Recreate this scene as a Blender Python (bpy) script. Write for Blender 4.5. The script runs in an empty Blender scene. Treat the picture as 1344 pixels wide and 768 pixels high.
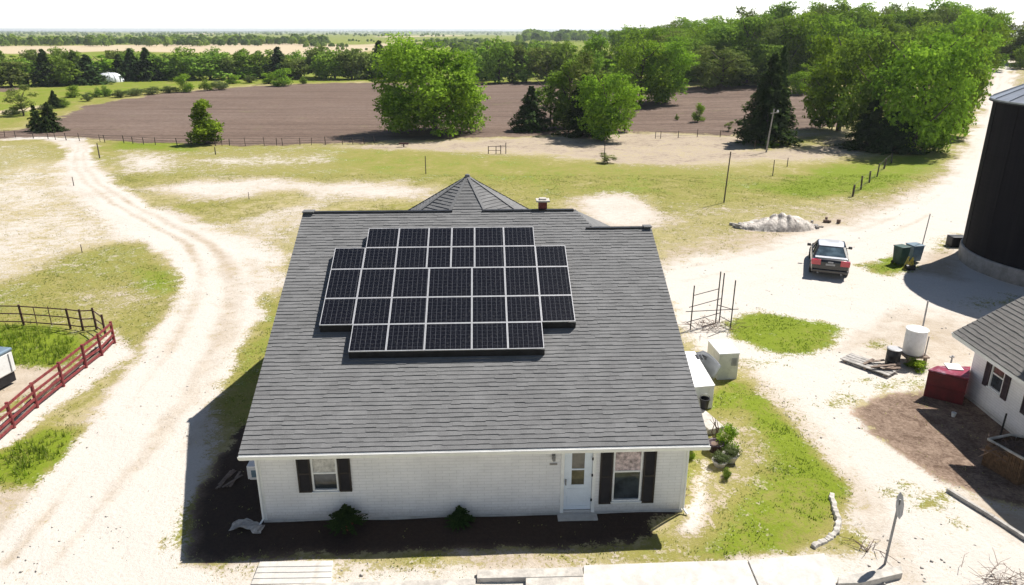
import bpy, bmesh, math, random
import numpy as np
from mathutils import Vector, Matrix
random.seed(7); rng = np.random.default_rng(11)
R = math.radians
scene = bpy.context.scene
col = scene.collection

# ---------------- camera, sky, sun, exposure ----------------
F, CAMH, HZ = 951.0, 13.5, 40.0            # focal length in photo pixels, drone height, horizon row
TH = math.atan((384 - HZ) / F)
cam_d = bpy.data.cameras.new('camera'); cam = bpy.data.objects.new('camera', cam_d); col.objects.link(cam)
cam.location = (0, 0, CAMH); cam.rotation_euler = (math.pi/2 - TH, 0, 0)
cam_d.sensor_width = 36; cam_d.lens = F/1344*36
cam_d.clip_start = .1; cam_d.clip_end = 30000
scene.camera = cam

SUN_EL = R(53.8)
SUN_AZ = math.atan2(.57, .455)               # clockwise from +Y (behind the house, to the right)
w = bpy.data.worlds.new("World"); scene.world = w; w.use_nodes = True
wn = w.node_tree.nodes; wl = w.node_tree.links
sky = wn.new('ShaderNodeTexSky'); sky.sky_type = 'NISHITA'; sky.sun_disc = False
sky.sun_elevation = SUN_EL; sky.sun_rotation = SUN_AZ; sky.air_density = 1.0; sky.dust_density = .4; sky.altitude = 100
wn['Background'].inputs['Strength'].default_value = .05
# thin bright haze veil low over the horizon, clear sky above it
tcw = wn.new('ShaderNodeTexCoord'); sxw = wn.new('ShaderNodeSeparateXYZ'); wl.new(tcw.outputs['Generated'], sxw.inputs[0])
mrw = wn.new('ShaderNodeMapRange'); mrw.interpolation_type = 'SMOOTHSTEP'; wl.new(sxw.outputs[2], mrw.inputs[0])
mrw.inputs[1].default_value = .20; mrw.inputs[2].default_value = .02
bgh = wn.new('ShaderNodeBackground'); bgh.inputs['Color'].default_value = (.95, .985, 1, 1)
mhw = wn.new('ShaderNodeMath'); mhw.operation = 'MULTIPLY'; mhw.inputs[1].default_value = .62
wl.new(mrw.outputs[0], mhw.inputs[0]); wl.new(mhw.outputs[0], bgh.inputs['Strength'])
adw = wn.new('ShaderNodeAddShader'); wl.new(wn['Background'].outputs[0], adw.inputs[0]); wl.new(bgh.outputs[0], adw.inputs[1])
wl.new(adw.outputs[0], wn['World Output'].inputs['Surface'])
wl.new(sky.outputs[0], wn['Background'].inputs['Color'])
sd = bpy.data.lights.new('sun', 'SUN'); sun = bpy.data.objects.new('sun', sd); col.objects.link(sun)
sd.energy = 5.0; sd.angle = R(.5); sd.color = (1, .955, .88)
dv = Vector((math.sin(SUN_AZ)*math.cos(SUN_EL), math.cos(SUN_AZ)*math.cos(SUN_EL), math.sin(SUN_EL)))
sun.rotation_euler = dv.to_track_quat('Z', 'Y').to_euler()
sun.location = (40, 40, 60)
vs = scene.view_settings; vs.view_transform = 'Standard'; vs.look = 'None'; vs.exposure = .67; vs.gamma = 1
vs.use_curve_mapping = False

# ---------------- surveying helpers ----------------
def smooth(a, b, x):
    t = (x-a)/(b-a)
    t = np.clip(t, 0, 1) if isinstance(x, np.ndarray) else min(1.0, max(0.0, t))
    return t*t*(3-2*t)
def terr(x, y):
    hill = 7.0*smooth(88, 215, y)*smooth(-15, 95, x)
    back = 1 - smooth(330, 900, y)
    roll = .18*np.sin(x*.045+1)*np.sin(y*.05)*smooth(45, 90, y)
    far = 5*smooth(700, 2500, y)*(np.sin(x*.0013+y*.0011)-.8)
    return hill*back + roll*(1-smooth(300, 600, y)) + far
CT, ST = math.cos(TH), math.sin(TH)
def at(px, py, z=None):
    """a point of the photograph -> the place on the ground (or at height z) where it stands"""
    a = (px-672)/F; b = (384-py)/F
    d = Vector((a, CT+b*ST, -ST+b*CT))
    if z is not None:
        k = (z-CAMH)/d.z
        return Vector((d.x*k, d.y*k, z))
    k = max(5.0, (CAMH-9)/max(1e-6, -d.z)*.9 if d.z < 0 else 5.0); pk = k*.9
    while k < 9000:
        if CAMH + d.z*k < float(terr(d.x*k, d.y*k)): break
        pk = k; k *= 1.01
    lo, hi = pk, k
    for _ in range(30):
        m = (lo+hi)/2
        if CAMH + d.z*m < float(terr(d.x*m, d.y*m)): hi = m
        else: lo = m
    return Vector((d.x*hi, d.y*hi, float(terr(d.x*hi, d.y*hi))))
def proj(x, y, z):
    dz = z-CAMH; dep = y*CT-dz*ST
    return 672+F*x/dep, 384-F*(y*ST+dz*CT)/dep
def height_to(p, py):
    """height above p of the point seen on row py"""
    b = (384-py)/F; t = (-ST+b*CT)/(CT+b*ST)
    return CAMH + t*p.y - p.z

# ---------------- material helpers ----------------
def newmat(name):
    m = bpy.data.materials.new(name); m.use_nodes = True
    nt = m.node_tree; return m, nt, nt.nodes['Principled BSDF']
def N(nt, t, **kw):
    n = nt.nodes.new(t)
    for k, v in kw.items():
        if k in n.inputs: n.inputs[k].default_value = v
        else: setattr(n, k, v)
    return n
def mixc(nt, fac, a, b, mode='MIX'):
    n = nt.nodes.new('ShaderNodeMix'); n.data_type = 'RGBA'; n.blend_type = mode
    for i, v in ((0, fac), (6, a), (7, b)):
        if isinstance(v, (int, float)): n.inputs[i].default_value = v
        elif isinstance(v, tuple): n.inputs[i].default_value = (*v, 1) if len(v) == 3 else v
        else: nt.links.new(v, n.inputs[i])
    return n.outputs[2]
def mth(nt, op, a, b=0.0, c=None, clamp=False):
    n = nt.nodes.new('ShaderNodeMath'); n.operation = op; n.use_clamp = clamp
    for i, v in enumerate((a, b) if c is None else (a, b, c)):
        if isinstance(v, (int, float)): n.inputs[i].default_value = v
        else: nt.links.new(v, n.inputs[i])
    return n.outputs[0]
def sstep(nt, v, lo, hi):
    n = nt.nodes.new('ShaderNodeMapRange'); n.interpolation_type = 'SMOOTHSTEP'
    nt.links.new(v, n.inputs[0]); n.inputs[1].default_value = lo; n.inputs[2].default_value = hi
    return n.outputs[0]
def noise(nt, vec, scale, detail=5, rough=.6, dist=0):
    n = N(nt, 'ShaderNodeTexNoise', Scale=scale, Detail=detail, Roughness=rough, Distortion=dist)
    nt.links.new(vec, n.inputs['Vector']); return n.outputs[0]
def pmat(name, base, rough=.75, metal=0, var=.25, scale=3.0, bump=.15, bscale=25, coat=0, spec=.4, dirt=None, dirt_amt=.35):
    m, nt, b = newmat(name)
    tc = nt.nodes.new('ShaderNodeTexCoord').outputs['Object']
    n1 = noise(nt, tc, scale, 6, .65)
    n2 = noise(nt, tc, bscale, 4, .6)
    dark = tuple(c*(1-var) for c in base); lite = tuple(min(1, c*(1+var)) for c in base)
    c = mixc(nt, sstep(nt, n1, .3, .7), dark, lite)
    c = mixc(nt, mth(nt, 'MULTIPLY', n2, .35), c, mixc(nt, .5, c, dark))
    if dirt: c = mixc(nt, mth(nt, 'MULTIPLY', sstep(nt, noise(nt, tc, scale*1.7, 8, .7), .48, .72), dirt_amt), c, dirt)
    nt.links.new(c, b.inputs['Base Color'])
    b.inputs['Roughness'].default_value = rough; b.inputs['Metallic'].default_value = metal
    b.inputs['Specular IOR Level'].default_value = spec
    b.inputs['Coat Weight'].default_value = coat
    if bump:
        bn = N(nt, 'ShaderNodeBump', Strength=bump, Distance=.02)
        nt.links.new(n2, bn.inputs['Height']); nt.links.new(bn.outputs[0], b.inputs['Normal'])
    return m
def glassmat(name, tint=(.02, .025, .03), rough=.06):
    m, nt, b = newmat(name)
    tc = nt.nodes.new('ShaderNodeTexCoord').outputs['Object']
    n1 = noise(nt, tc, 2.2, 4, .6)
    nt.links.new(mixc(nt, sstep(nt, n1, .35, .7), tint, tuple(c*2.2+.01 for c in tint)), b.inputs['Base Color'])
    b.inputs['Roughness'].default_value = rough; b.inputs['Specular IOR Level'].default_value = .7
    bn = N(nt, 'ShaderNodeBump', Strength=.05, Distance=.05)
    nt.links.new(noise(nt, tc, 1.5, 2, .5), bn.inputs['Height']); nt.links.new(bn.outputs[0], b.inputs['Normal'])
    return m

M = {}
M['white'] = pmat('white_paint', (.74, .74, .73), .55, var=.07, dirt=(.4, .37, .32), dirt_amt=.3)
M['trim'] = pmat('white_trim', (.8, .8, .79), .5, var=.05, bump=.05, dirt=(.5, .48, .42), dirt_amt=.2)
M['door'] = pmat('door_paint', (.7, .76, .84), .4, var=.05, bump=.03)
M['shutter'] = pmat('dark_shutter', (.022, .016, .015), .6, var=.3)
M['shutter_brown'] = pmat('brown_shutter', (.045, .026, .03), .6, var=.3)
M['glass'] = glassmat('window_glass')
M['glass_warm'] = glassmat('door_glass', (.05, .045, .03))
M['curtain'] = pmat('window_curtain', (.55, .53, .5), .9, var=.35, scale=7, bump=.3)
M['curtain_pink'] = pmat('patterned_curtain', (.52, .42, .42), .9, var=.6, scale=6, bump=.3)
M['blackmetal'] = pmat('black_metal', (.018, .018, .022), .5, metal=.3, var=.4)
M['rust'] = pmat('rusty_brown_metal', (.075, .035, .03), .8, var=.5, scale=8)
M['redpaint'] = pmat('red_painted_wood', (.19, .028, .032), .75, var=.35, scale=6, dirt=(.2, .1, .08), dirt_amt=.6)
M['oldwood'] = pmat('weathered_wood', (.2, .15, .12), .9, var=.45, scale=5, bump=.4)
M['greywood'] = pmat('grey_wood', (.34, .32, .3), .9, var=.35, scale=5, bump=.4)
M['post'] = pmat('fence_post_wood', (.1, .08, .07), .9, var=.4, scale=4, bump=.3)
M['wire'] = pmat('old_wire', (.06, .055, .05), .7, metal=.2, var=.3)
M['concrete'] = pmat('concrete', (.52, .5, .47), .92, var=.16, scale=1.6, bump=.25, dirt=(.34, .3, .25), dirt_amt=.5)
M['stone'] = pmat('pale_stone', (.45, .42, .38), .95, var=.25, scale=4, bump=.5)
M['siding'] = M['white']
M['greymetal'] = pmat('grey_metal', (.28, .28, .29), .55, metal=.5, var=.25, scale=4)
M['galv'] = pmat('galvanised_sheet', (.36, .38, .42), .4, metal=.55, var=.15, scale=1.2, bump=.05)
M['beige'] = pmat('beige_enamel', (.6, .59, .54), .5, var=.12, scale=2, bump=.05, dirt=(.36, .33, .28), dirt_amt=.4)
M['redbin'] = pmat('red_box_paint', (.12, .012, .014), .55, var=.35, scale=2.5)
M['redtop'] = pmat('red_lid', (.22, .02, .05), .3, var=.4, scale=2, dirt=(.5, .42, .5), dirt_amt=.8)  # pale violet blotches over the red
M['blue'] = pmat('blue_grey_plastic', (.11, .17, .22), .5, var=.2)
M['green'] = pmat('dark_green_plastic', (.02, .06, .05), .5, var=.3)
M['yellow'] = pmat('faded_yellow_paint', (.45, .36, .06), .6, var=.4, scale=9)
M['terracotta'] = pmat('terracotta', (.3, .09, .05), .8, var=.25)
M['brownpot'] = pmat('brown_glaze', (.06, .035, .045), .35, var=.3)
M['redbrick'] = pmat('red_vent_paint', (.16, .035, .03), .7, var=.3, scale=9)
M['tarp'] = pmat('pale_tarp', (.5, .45, .40), .6, var=.4, scale=2.2, bump=.4, dirt=(.11, .085, .07), dirt_amt=.95)
M['tank'] = pmat('white_plastic_tank', (.66, .65, .66), .45, var=.08, bump=.05, dirt=(.35, .32, .28), dirt_amt=.3)
M['bamboo'] = pmat('brown_reed_side', (.13, .075, .04), .9, var=.5, scale=9, bump=.6)
M['bluefade'] = pmat('trailer_roof_metal', (.2, .27, .34), .5, metal=.3, var=.15)
M['twig'] = pmat('dry_twig', (.16, .11, .085), .95, var=.4)
M['rubber'] = pmat('black_rubber', (.012, .012, .013), .8, var=.2)
M['dome'] = pmat('white_dome_cover', (.8, .82, .84), .6, var=.06)
M['pot_plant'] = None

# ---------------- object helpers ----------------
def tag(o, label=None, cat=None, group=None, kind=None):
    if label: o['label'] = label
    if cat: o['category'] = cat
    if group: o['group'] = group
    if kind: o['kind'] = kind
    return o
def thing(name, loc, rz=0, label=None, cat=None, group=None):
    o = bpy.data.objects.new(name, None); col.objects.link(o)
    o.location = loc; o.rotation_euler = (0, 0, rz); o.empty_display_size = .3
    return tag(o, label, cat, group)
def mesh_obj(name, verts, faces, mat, parent=None, smooth_=False):
    me = bpy.data.meshes.new(name)
    me.from_pydata([tuple(v) for v in verts], [], [tuple(f) for f in faces])
    me.materials.append(mat)
    if smooth_: me.polygons.foreach_set('use_smooth', [True]*len(me.polygons))
    me.update()
    o = bpy.data.objects.new(name, me); col.objects.link(o)
    if parent: o.parent = parent
    return o
class MB:
    """collects shapes and links them as ONE mesh object"""
    def __init__(s): s.v = []; s.f = []
    def add(s, vs, fs):
        b = len(s.v); s.v += [Vector(v) for v in vs]; s.f += [tuple(i+b for i in f) for f in fs]; return s
    def box(s, x0, x1, y0, y1, z0, z1, mtx=None):
        vs = [Vector((x, y, z)) for z in (z0, z1) for x, y in ((x0, y0), (x1, y0), (x1, y1), (x0, y1))]
        if mtx: vs = [mtx @ v for v in vs]
        return s.add(vs, [(3, 2, 1, 0), (4, 5, 6, 7), (0, 1, 5, 4), (1, 2, 6, 5), (2, 3, 7, 6), (3, 0, 4, 7)])
    def tube(s, pts, r, n=8, r1=None, cap=True):
        pts = [Vector(p) for p in pts]; rs = [r + ((r if r1 is None else r1)-r)*i/max(1, len(pts)-1) for i in range(len(pts))]
        vs = []; fs = []
        for i, p in enumerate(pts):
            d = (pts[min(i+1, len(pts)-1)]-pts[max(i-1, 0)]).normalized()
            a = d.orthogonal().normalized() if abs(d.z) > .9 else d.cross(Vector((0, 0, 1))).normalized()
            b = d.cross(a)
            for k in range(n):
                t = 2*math.pi*k/n; vs.append(p + (a*math.cos(t)+b*math.sin(t))*rs[i])
        for i in range(len(pts)-1):
            for k in range(n):
                k2 = (k+1) % n; fs.append((i*n+k, i*n+k2, (i+1)*n+k2, (i+1)*n+k))
        if cap: fs += [tuple(range(n)), tuple(range((len(pts)-1)*n, len(pts)*n))]
        return s.add(vs, fs)
    def lathe(s, prof, n=24, c=(0, 0, 0)):
        vs = [(c[0]+r*math.cos(2*math.pi*k/n), c[1]+r*math.sin(2*math.pi*k/n), c[2]+z) for r, z in prof for k in range(n)]
        fs = [(i*n+k, i*n+(k+1) % n, (i+1)*n+(k+1) % n, (i+1)*n+k) for i in range(len(prof)-1) for k in range(n)]
        fs += [tuple(range(n))[::-1], tuple(range((len(prof)-1)*n, len(prof)*n))]
        return s.add(vs, fs)
    def beam(s, a, b, w, h):
        a = Vector(a); b = Vector(b); d = (b-a); L = d.length; d.normalize()
        sd = d.cross(Vector((0, 0, 1)));
        if sd.length < .05: sd = Vector((1, 0, 0))
        sd.normalize(); up = sd.cross(d)
        vs = [p + sd*(sx*w/2) + up*(sz*h/2) for p in (a, b) for sx, sz in ((-1, -1), (1, -1), (1, 1), (-1, 1))]
        return s.add(vs, [(0, 1, 2, 3), (7, 6, 5, 4), (0, 4, 5, 1), (1, 5, 6, 2), (2, 6, 7, 3), (3, 7, 4, 0)])
    def build(s, name, mat, parent=None, smooth_=False, bevel=0):
        o = mesh_obj(name, s.v, s.f, mat, parent, smooth_)
        bm = bmesh.new(); bm.from_mesh(o.data); bmesh.ops.recalc_face_normals(bm, faces=bm.faces[:]); bm.to_mesh(o.data); bm.free()
        if bevel:
            md = o.modifiers.new('bevel', 'BEVEL'); md.width = bevel; md.segments = 2; md.limit_method = 'ANGLE'
        return o
def copy_tree(o, parent=None):
    c = o.copy(); col.objects.link(c); c.parent = parent
    for ch in [k for k in o.children]: copy_tree(ch, c)
    return c
# ---------------- ground ----------------
def W2(poly): return np.array([at(x, y)[:2] for x, y in poly])
def sdist(poly, X, Y):
    """signed distance (positive inside) to a polygon, numpy"""
    n = len(poly); d = np.full(X.shape, 1e18); ins = np.zeros(X.shape, bool)
    for i in range(n):
        ax, ay = poly[i]; bx, by = poly[(i+1) % n]
        ex, ey = bx-ax, by-ay; L = ex*ex+ey*ey+1e-12
        t = np.clip(((X-ax)*ex+(Y-ay)*ey)/L, 0, 1)
        d = np.minimum(d, (X-ax-t*ex)**2+(Y-ay-t*ey)**2)
        c = ((ay > Y) != (by > Y)) & (X < (bx-ax)*(Y-ay)/(by-ay+1e-12)+ax)
        ins ^= c
    d = np.sqrt(d); return np.where(ins, d, -d)
# grid: a sheet whose rows and columns open out with distance
ys = np.concatenate([np.linspace(-60, 9, 18), np.geomspace(10, 130, 330), np.geomspace(131, 1200, 150), np.geomspace(1260, 14000, 34)])
us = np.concatenate([np.linspace(-2.6, -.85, 26), np.linspace(-.84, .84, 430), np.linspace(.85, 2.6, 26)])
YY, UU = np.meshgrid(ys, us, indexing='ij')
XX = UU*(np.abs(YY)*.92+6)
GX, GY = XX, YY
FE = 2.4
def vnoise(x, y, sc, seed):
    """smooth value noise on the plane"""
    r = np.random.default_rng(seed); T = r.random((256, 256))*2-1
    x = x/sc; y = y/sc; xi = np.floor(x).astype(int); yi = np.floor(y).astype(int); fx = x-xi; fy = y-yi
    fx = fx*fx*(3-2*fx); fy = fy*fy*(3-2*fy); g_ = lambda i, j: T[i % 256, j % 256]
    return (g_(xi, yi)*(1-fx)+g_(xi+1, yi)*fx)*(1-fy)+(g_(xi, yi+1)*(1-fx)+g_(xi+1, yi+1)*fx)*fy
# edges of the ground cover wander: bend the survey before painting it
_a = np.clip(np.abs(GY)/35, .5, 6)
WX = GX + _a*(.34*vnoise(GX, GY, 2.1, 1)+.20*vnoise(GX, GY, .8, 2)+.12*vnoise(GX, GY, .35, 3))
WY = GY + _a*(.34*vnoise(GX, GY, 2.1, 4)+.20*vnoise(GX, GY, .8, 5)+.12*vnoise(GX, GY, .35, 6))
ch = {k: np.zeros(GX.shape) for k in ('g', 'bare', 'white', 'soil', 'plow', 'far')}
ch['g'][:] = .42; 
def paint(poly, fe=.5, k=1.0, **kw):
    """poly in photo pixels, fe: feather as a share of 1/40 of the distance"""
    P = W2(poly)
    f = (fe*FE+.12)*np.clip(P[:, 1].mean(), 12, 4000)/40.0
    pad = 3*f+3
    s_ = (WX > P[:, 0].min()-pad) & (WX < P[:, 0].max()+pad) & (WY > P[:, 1].min()-pad) & (WY < P[:, 1].max()+pad)
    m = np.clip(.5+sdist(P, WX[s_], WY[s_])/(2*f), 0, 1)*k
    for n, v in kw.items(): ch[n][s_] = ch[n][s_]*(1-m)+v*m
# far country first
far = GY > 190
ch['g'] = np.where(far, .8, ch['g'])
tan = dict(bare=0, far=.8, g=.3)
paint([(-300, 73), (-300, 60), (80, 60), (350, 56.5), (440, 58), (520, 63), (500, 66), (420, 76), (290, 72), (150, 67), (60, 73)], .4, **tan)
paint([(-200, 71), (60, 71), (130, 68), (280, 70), (290, 76), (-200, 76)], .4, far=0, g=.9)
paint([(60, 49.5), (150, 48.5), (150, 52), (110, 57), (60, 56)], .3, far=0, soil=0, plow=.8)
paint([(100, 47), (160, 46.6), (160, 47.8), (90, 48.4)], .3, far=.7)
paint([(240, 44), (300, 43.8), (290, 44.9), (230, 45)], .3, far=.8)
paint([(440, 60), (520, 55), (560, 56), (540, 62)], .4, far=.7)
paint([(480, 48), (600, 46.3), (630, 47.2), (500, 49.5)], .3, far=.8)
paint([(675, 53), (790, 51), (840, 54), (840, 60), (700, 62)], .4, far=.25, g=.85)
paint([(300, 52), (420, 50), (430, 52), (300, 54)], .3, far=.6)
# green meadow and pale margins on the left
paint([(-300, 170), (-300, 112), (0, 118), (150, 108), (330, 100), (500, 98), (520, 108), (330, 112), (200, 120), (110, 133), (60, 152)], .4, g=.82, far=.05)
paint([(-200, 118), (35, 113), (35, 119), (-100, 128)], .3, plow=.7)
paint([(-100, 150), (0, 145), (60, 138), (62, 142), (0, 152)], .3, far=.9)
paint([(0, 163), (60, 158), (110, 141), (200, 122), (330, 110.5), (500, 106.5), (500, 109.5), (330, 113.5), (205, 126), (110, 147), (60, 166)], .4, far=.65, g=.5)
paint([(0, 166), (70, 150), (110, 140), (150, 130), (145, 128), (60, 145), (0, 158)], .4, g=.75, far=.1)
# ploughed field
paint([(-50, 185), (0, 172), (60, 165), (85, 152), (115, 139), (200, 124), (330, 113), (430, 109), (690, 107), (800, 109), (880, 116), (960, 110), (1060, 118), (1110, 140),
       (1120, 165), (1040, 172), (960, 178), (860, 174), (760, 176), (640, 180), (480, 187), (400, 190), (300, 191), (200, 188), (100, 180), (40, 180)], .35, plow=1, g=.3, far=0)
# brownish tan strip between field and pasture
paint([(380, 193), (480, 189), (640, 181), (760, 176), (860, 173), (960, 177), (1110, 168), (1150, 195), (1110, 210), (1000, 214), (860, 222), (780, 214), (700, 204), (560, 200), (430, 199)], .5, bare=.72, white=-.3, g=.34, plow=.43)
paint([(1000, 180), (1070, 178), (1080, 190), (1000, 196)], .5, bare=.2, g=.85)
# pasture: straw left, olive right
paint([(-300, 235), (60, 232), (150, 285), (225, 322), (200, 325), (150, 325), (80, 345), (0, 378), (-300, 420)], .9, bare=.60, white=.55, g=.2)
paint([(-300, 190), (60, 186), (95, 200), (75, 232), (-300, 250)], .8, bare=.36, white=.5, g=.45)
paint([(20, 225), (60, 215), (80, 245), (50, 265), (20, 262)], .8, bare=.62, white=.6, g=.2)
paint([(115, 190), (300, 190), (420, 192), (560, 200), (800, 215), (1000, 225), (1000, 258), (870, 262), (740, 262), (600, 240), (430, 232), (250, 240), (150, 228)], .6, bare=.3, white=.2, g=.60)
paint([(430, 196), (560, 202), (800, 217), (960, 230), (990, 250), (880, 258), (740, 250), (600, 232), (470, 226)], .5, bare=.05, white=.5, g=.62)
paint([(150, 184), (250, 186), (255, 196), (150, 195)], .35, bare=0, g=.93)
paint([(170, 199), (210, 200), (240, 213), (200, 226), (155, 224)], .5, bare=.72, white=.6)
paint([(240, 212), (300, 206), (440, 200), (420, 212), (300, 222)], .6, bare=.55, white=.5)
paint([(185, 247), (260, 236), (340, 233), (420, 240), (520, 238), (575, 247), (560, 264), (470, 262), (380, 252), (300, 262), (240, 263)], .5, bare=.85, white=.6, g=.3)
paint([(430, 255), (395, 268), (330, 284), (285, 296), (300, 303), (360, 300), (440, 280)], .6, bare=.66, white=.55, g=.3)
paint([(395, 268), (430, 285), (380, 350), (330, 345), (300, 310)], .6, bare=.62, white=.45, g=.35)
paint([(355, 338), (378, 300), (392, 320), (375, 370), (360, 370)], .6, bare=.3, white=.3, g=.4)
paint([(745, 264), (800, 253), (860, 262), (878, 280), (925, 290), (900, 302), (840, 306), (780, 300)], .45, bare=1, white=.6)
paint([(860, 262), (1000, 245), (1060, 258), (1010, 275), (930, 290)], .6, bare=.1, g=.55)
paint([(1000, 247), (1080, 222), (1180, 205), (1240, 198), (1254, 215), (1205, 238), (1140, 258), (1050, 262)], .4, bare=0, g=.96, far=0, plow=0)
paint([(900, 268), (1060, 262), (1130, 252), (1120, 272), (1070, 282), (940, 300), (870, 322), (862, 300)], .6, bare=.36, white=.2, g=.45)
# tan verge north of the road and the road itself, climbing to the wood
paint([(862, 328), (960, 305), (1060, 286), (1130, 268), (1200, 246), (1240, 222), (1268, 180), (1283, 130), (1298, 85), (1310, 80), (1300, 130), (1285, 190), (1255, 240), (1200, 270), (1080, 305), (960, 328), (870, 350)], .5, bare=.8, white=.2, plow=0, g=.4)
paint([(1215, 225), (1262, 170), (1282, 120), (1290, 120), (1275, 175), (1240, 225)], .4, bare=.15, g=.7)
paint([(1328, 80), (1344, 80), (1420, 130), (1460, 230), (1344, 230), (1330, 130)], .4, bare=.6, white=.2, g=.55, plow=0)
paint([(870, 348), (960, 328), (1060, 306), (1130, 285), (1200, 260), (1247, 228), (1277, 180), (1291, 130), (1303.5, 92), (1305, 78), (1328, 78), (1331, 100), (1338, 140), (1360, 240), (1500, 300), (1650, 420), (1500, 768), (1120, 900),
       (500, 900), (300, 768), (330, 735), (860, 735), (1100, 715), (1116, 640), (1060, 562), (1000, 502), (962, 470), (925, 470), (880, 430), (850, 380)], .28, bare=1, white=.86, g=.5, plow=0, soil=0)
paint([(1100, 440), (1190, 405), (1300, 420), (1300, 470), (1255, 490), (1200, 505), (1130, 470)], .7, bare=.95, white=.42)
paint([(1225, 325), (1262, 330), (1254, 366), (1190, 355)], .4, bare=.9, white=.1)
paint([(1222, 316), (1262, 305), (1262, 325), (1225, 330)], .3, bare=.2, g=.55)
paint([(965, 322), (1060, 300), (1150, 280), (1150, 286), (1060, 312), (970, 335)], .4, k=.5, bare=.95, white=.4)
paint([(950, 375), (1060, 350), (1190, 320), (1190, 326), (1060, 362), (960, 385)], .5, k=.5, bare=1, white=.5)
# grass islands in the yard
paint([(962, 418), (985, 406), (1030, 410), (1085, 420), (1113, 432), (1098, 450), (1072, 468), (1010, 465), (968, 448), (950, 432)], .22, bare=0, g=.97)
paint([(1133, 347), (1165, 333), (1197, 334), (1192, 354), (1152, 360)], .2, bare=0, g=.97)
paint([(1250, 398), (1300, 392), (1344, 385), (1344, 400), (1290, 408)], .5, bare=.45, g=.6)
for cx, cy, rx, ry in [(1120, 499, 12, 5), (1157, 505, 12, 5), (1198, 503, 22, 6), (1115, 520, 12, 6), (1090, 530, 16, 5), (1150, 452, 18, 5), (1012, 478, 26, 5), (1236, 652, 12, 8), (1180, 640, 20, 14), (1208, 660, 16, 10), (1120, 713, 24, 9), (1262, 690, 9, 5), (558, 731, 18, 6), (735, 733, 16, 6), (282, 747, 14, 5)]:
    paint([(cx+rx*math.cos(a), cy+ry*math.sin(a)) for a in np.linspace(0, 6.28, 9)[:-1]], .3, bare=.3, g=.85)
# lawn beside the house
paint([(890, 500), (925, 522), (947, 500), (975, 502), (1000, 522), (1060, 582), (1116, 642), (1098, 665), (1096, 695), (1080, 712), (1040, 730), (960, 731), (880, 738), (825, 730), (850, 704), (880, 700), (892, 680), (905, 640), (880, 560)], .16, bare=.08, white=.0, g=.82)
paint([(930, 540), (985, 545), (1010, 600), (960, 690), (900, 735), (840, 728), (870, 700), (905, 650), (925, 600)], .5, bare=.40, white=.1, g=.45)
paint([(1000, 522), (1060, 582), (1116, 642), (1080, 650), (1030, 590), (985, 530)], .3, bare=0, g=.97)
paint([(905, 672), (918, 640), (912, 600), (925, 600), (935, 680), (918, 700), (885, 700)], .2, bare=.9, white=.8)
# left: wheel-worn sandy track
paint([(-200, 172), (60, 178), (98, 181), (120, 187), (116, 200), (128, 216), (152, 240), (192, 265), (242, 284), (292, 299), (366, 335), (372, 372), (362, 400), (328, 440), (300, 500), (283, 545), (300, 600), (262, 690), (260, 730), (300, 768), (200, 900), (-400, 900),
       (-200, 760), (0, 690), (60, 640), (105, 590), (118, 545), (160, 490), (205, 430), (226, 392), (216, 350), (190, 322), (140, 290), (92, 258), (74, 236), (80, 214), (96, 197), (84, 188), (60, 184), (-200, 180)], .25, bare=.95, white=.78, g=.3)
paint([(225, 268), (300, 320), (345, 350), (352, 400), (300, 470), (262, 560), (225, 600), (120, 690), (60, 768), (20, 768), (110, 640), (185, 560), (240, 480), (285, 400), (275, 350), (215, 300)], .5, k=.75, bare=.9, white=.45)
paint([(100, 560), (180, 480), (232, 400), (245, 410), (200, 490), (120, 590), (40, 680), (0, 700), (0, 690)], .4, k=.7, bare=.9, white=.5)
paint([(290, 350), (365, 370), (355, 400), (300, 430), (280, 390)], .5, bare=.8, white=.55)
paint([(200, 480), (240, 440), (260, 450), (170, 600), (60, 720), (-50, 800), (-50, 768)], .5, k=.8, bare=1, white=1)
paint([(60, 690), (250, 600), (240, 768), (0, 768)], .8, k=.9, bare=1, white=1)
# grass left of the track
paint([(-300, 400), (0, 376), (100, 331), (160, 319), (207, 322), (228, 368), (214, 412), (190, 440), (160, 480), (118, 528), (85, 532), (60, 560), (0, 580), (-300, 700)], .35, bare=.27, white=.2, g=.62)
paint([(110, 385), (190, 370), (200, 395), (120, 420)], .6, bare=.4, g=.4, white=.3)
paint([(200, 352), (224, 358), (218, 382), (194, 374)], .5, bare=0, g=.9)
paint([(-60, 425), (20, 424), (80, 431), (112, 440), (98, 462), (72, 481), (-60, 484)], .2, bare=0, g=.95)
paint([(-80, 482), (75, 484), (55, 512), (-80, 560)], .3, bare=1, white=.35)
paint([(152, 434), (170, 462), (115, 512), (62, 548), (0, 596), (-80, 640), (-80, 600), (40, 530), (108, 478)], .3, bare=.95, white=.9)
paint([(-60, 600), (0, 590), (55, 566), (108, 560), (96, 590), (52, 640), (18, 643), (-60, 640)], .25, bare=0, g=.93)
paint([(-60, 640), (20, 640), (60, 640), (20, 690), (-60, 740)], .5, bare=.8, white=.4)
paint([(352, 388), (332, 432), (300, 490), (283, 528), (330, 560), (420, 500), (400, 400)], .3, bare=.1, g=.62)
paint([(212, 718), (228, 672), (262, 648), (276, 655), (250, 716)], .3, bare=.42, g=.75)
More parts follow.
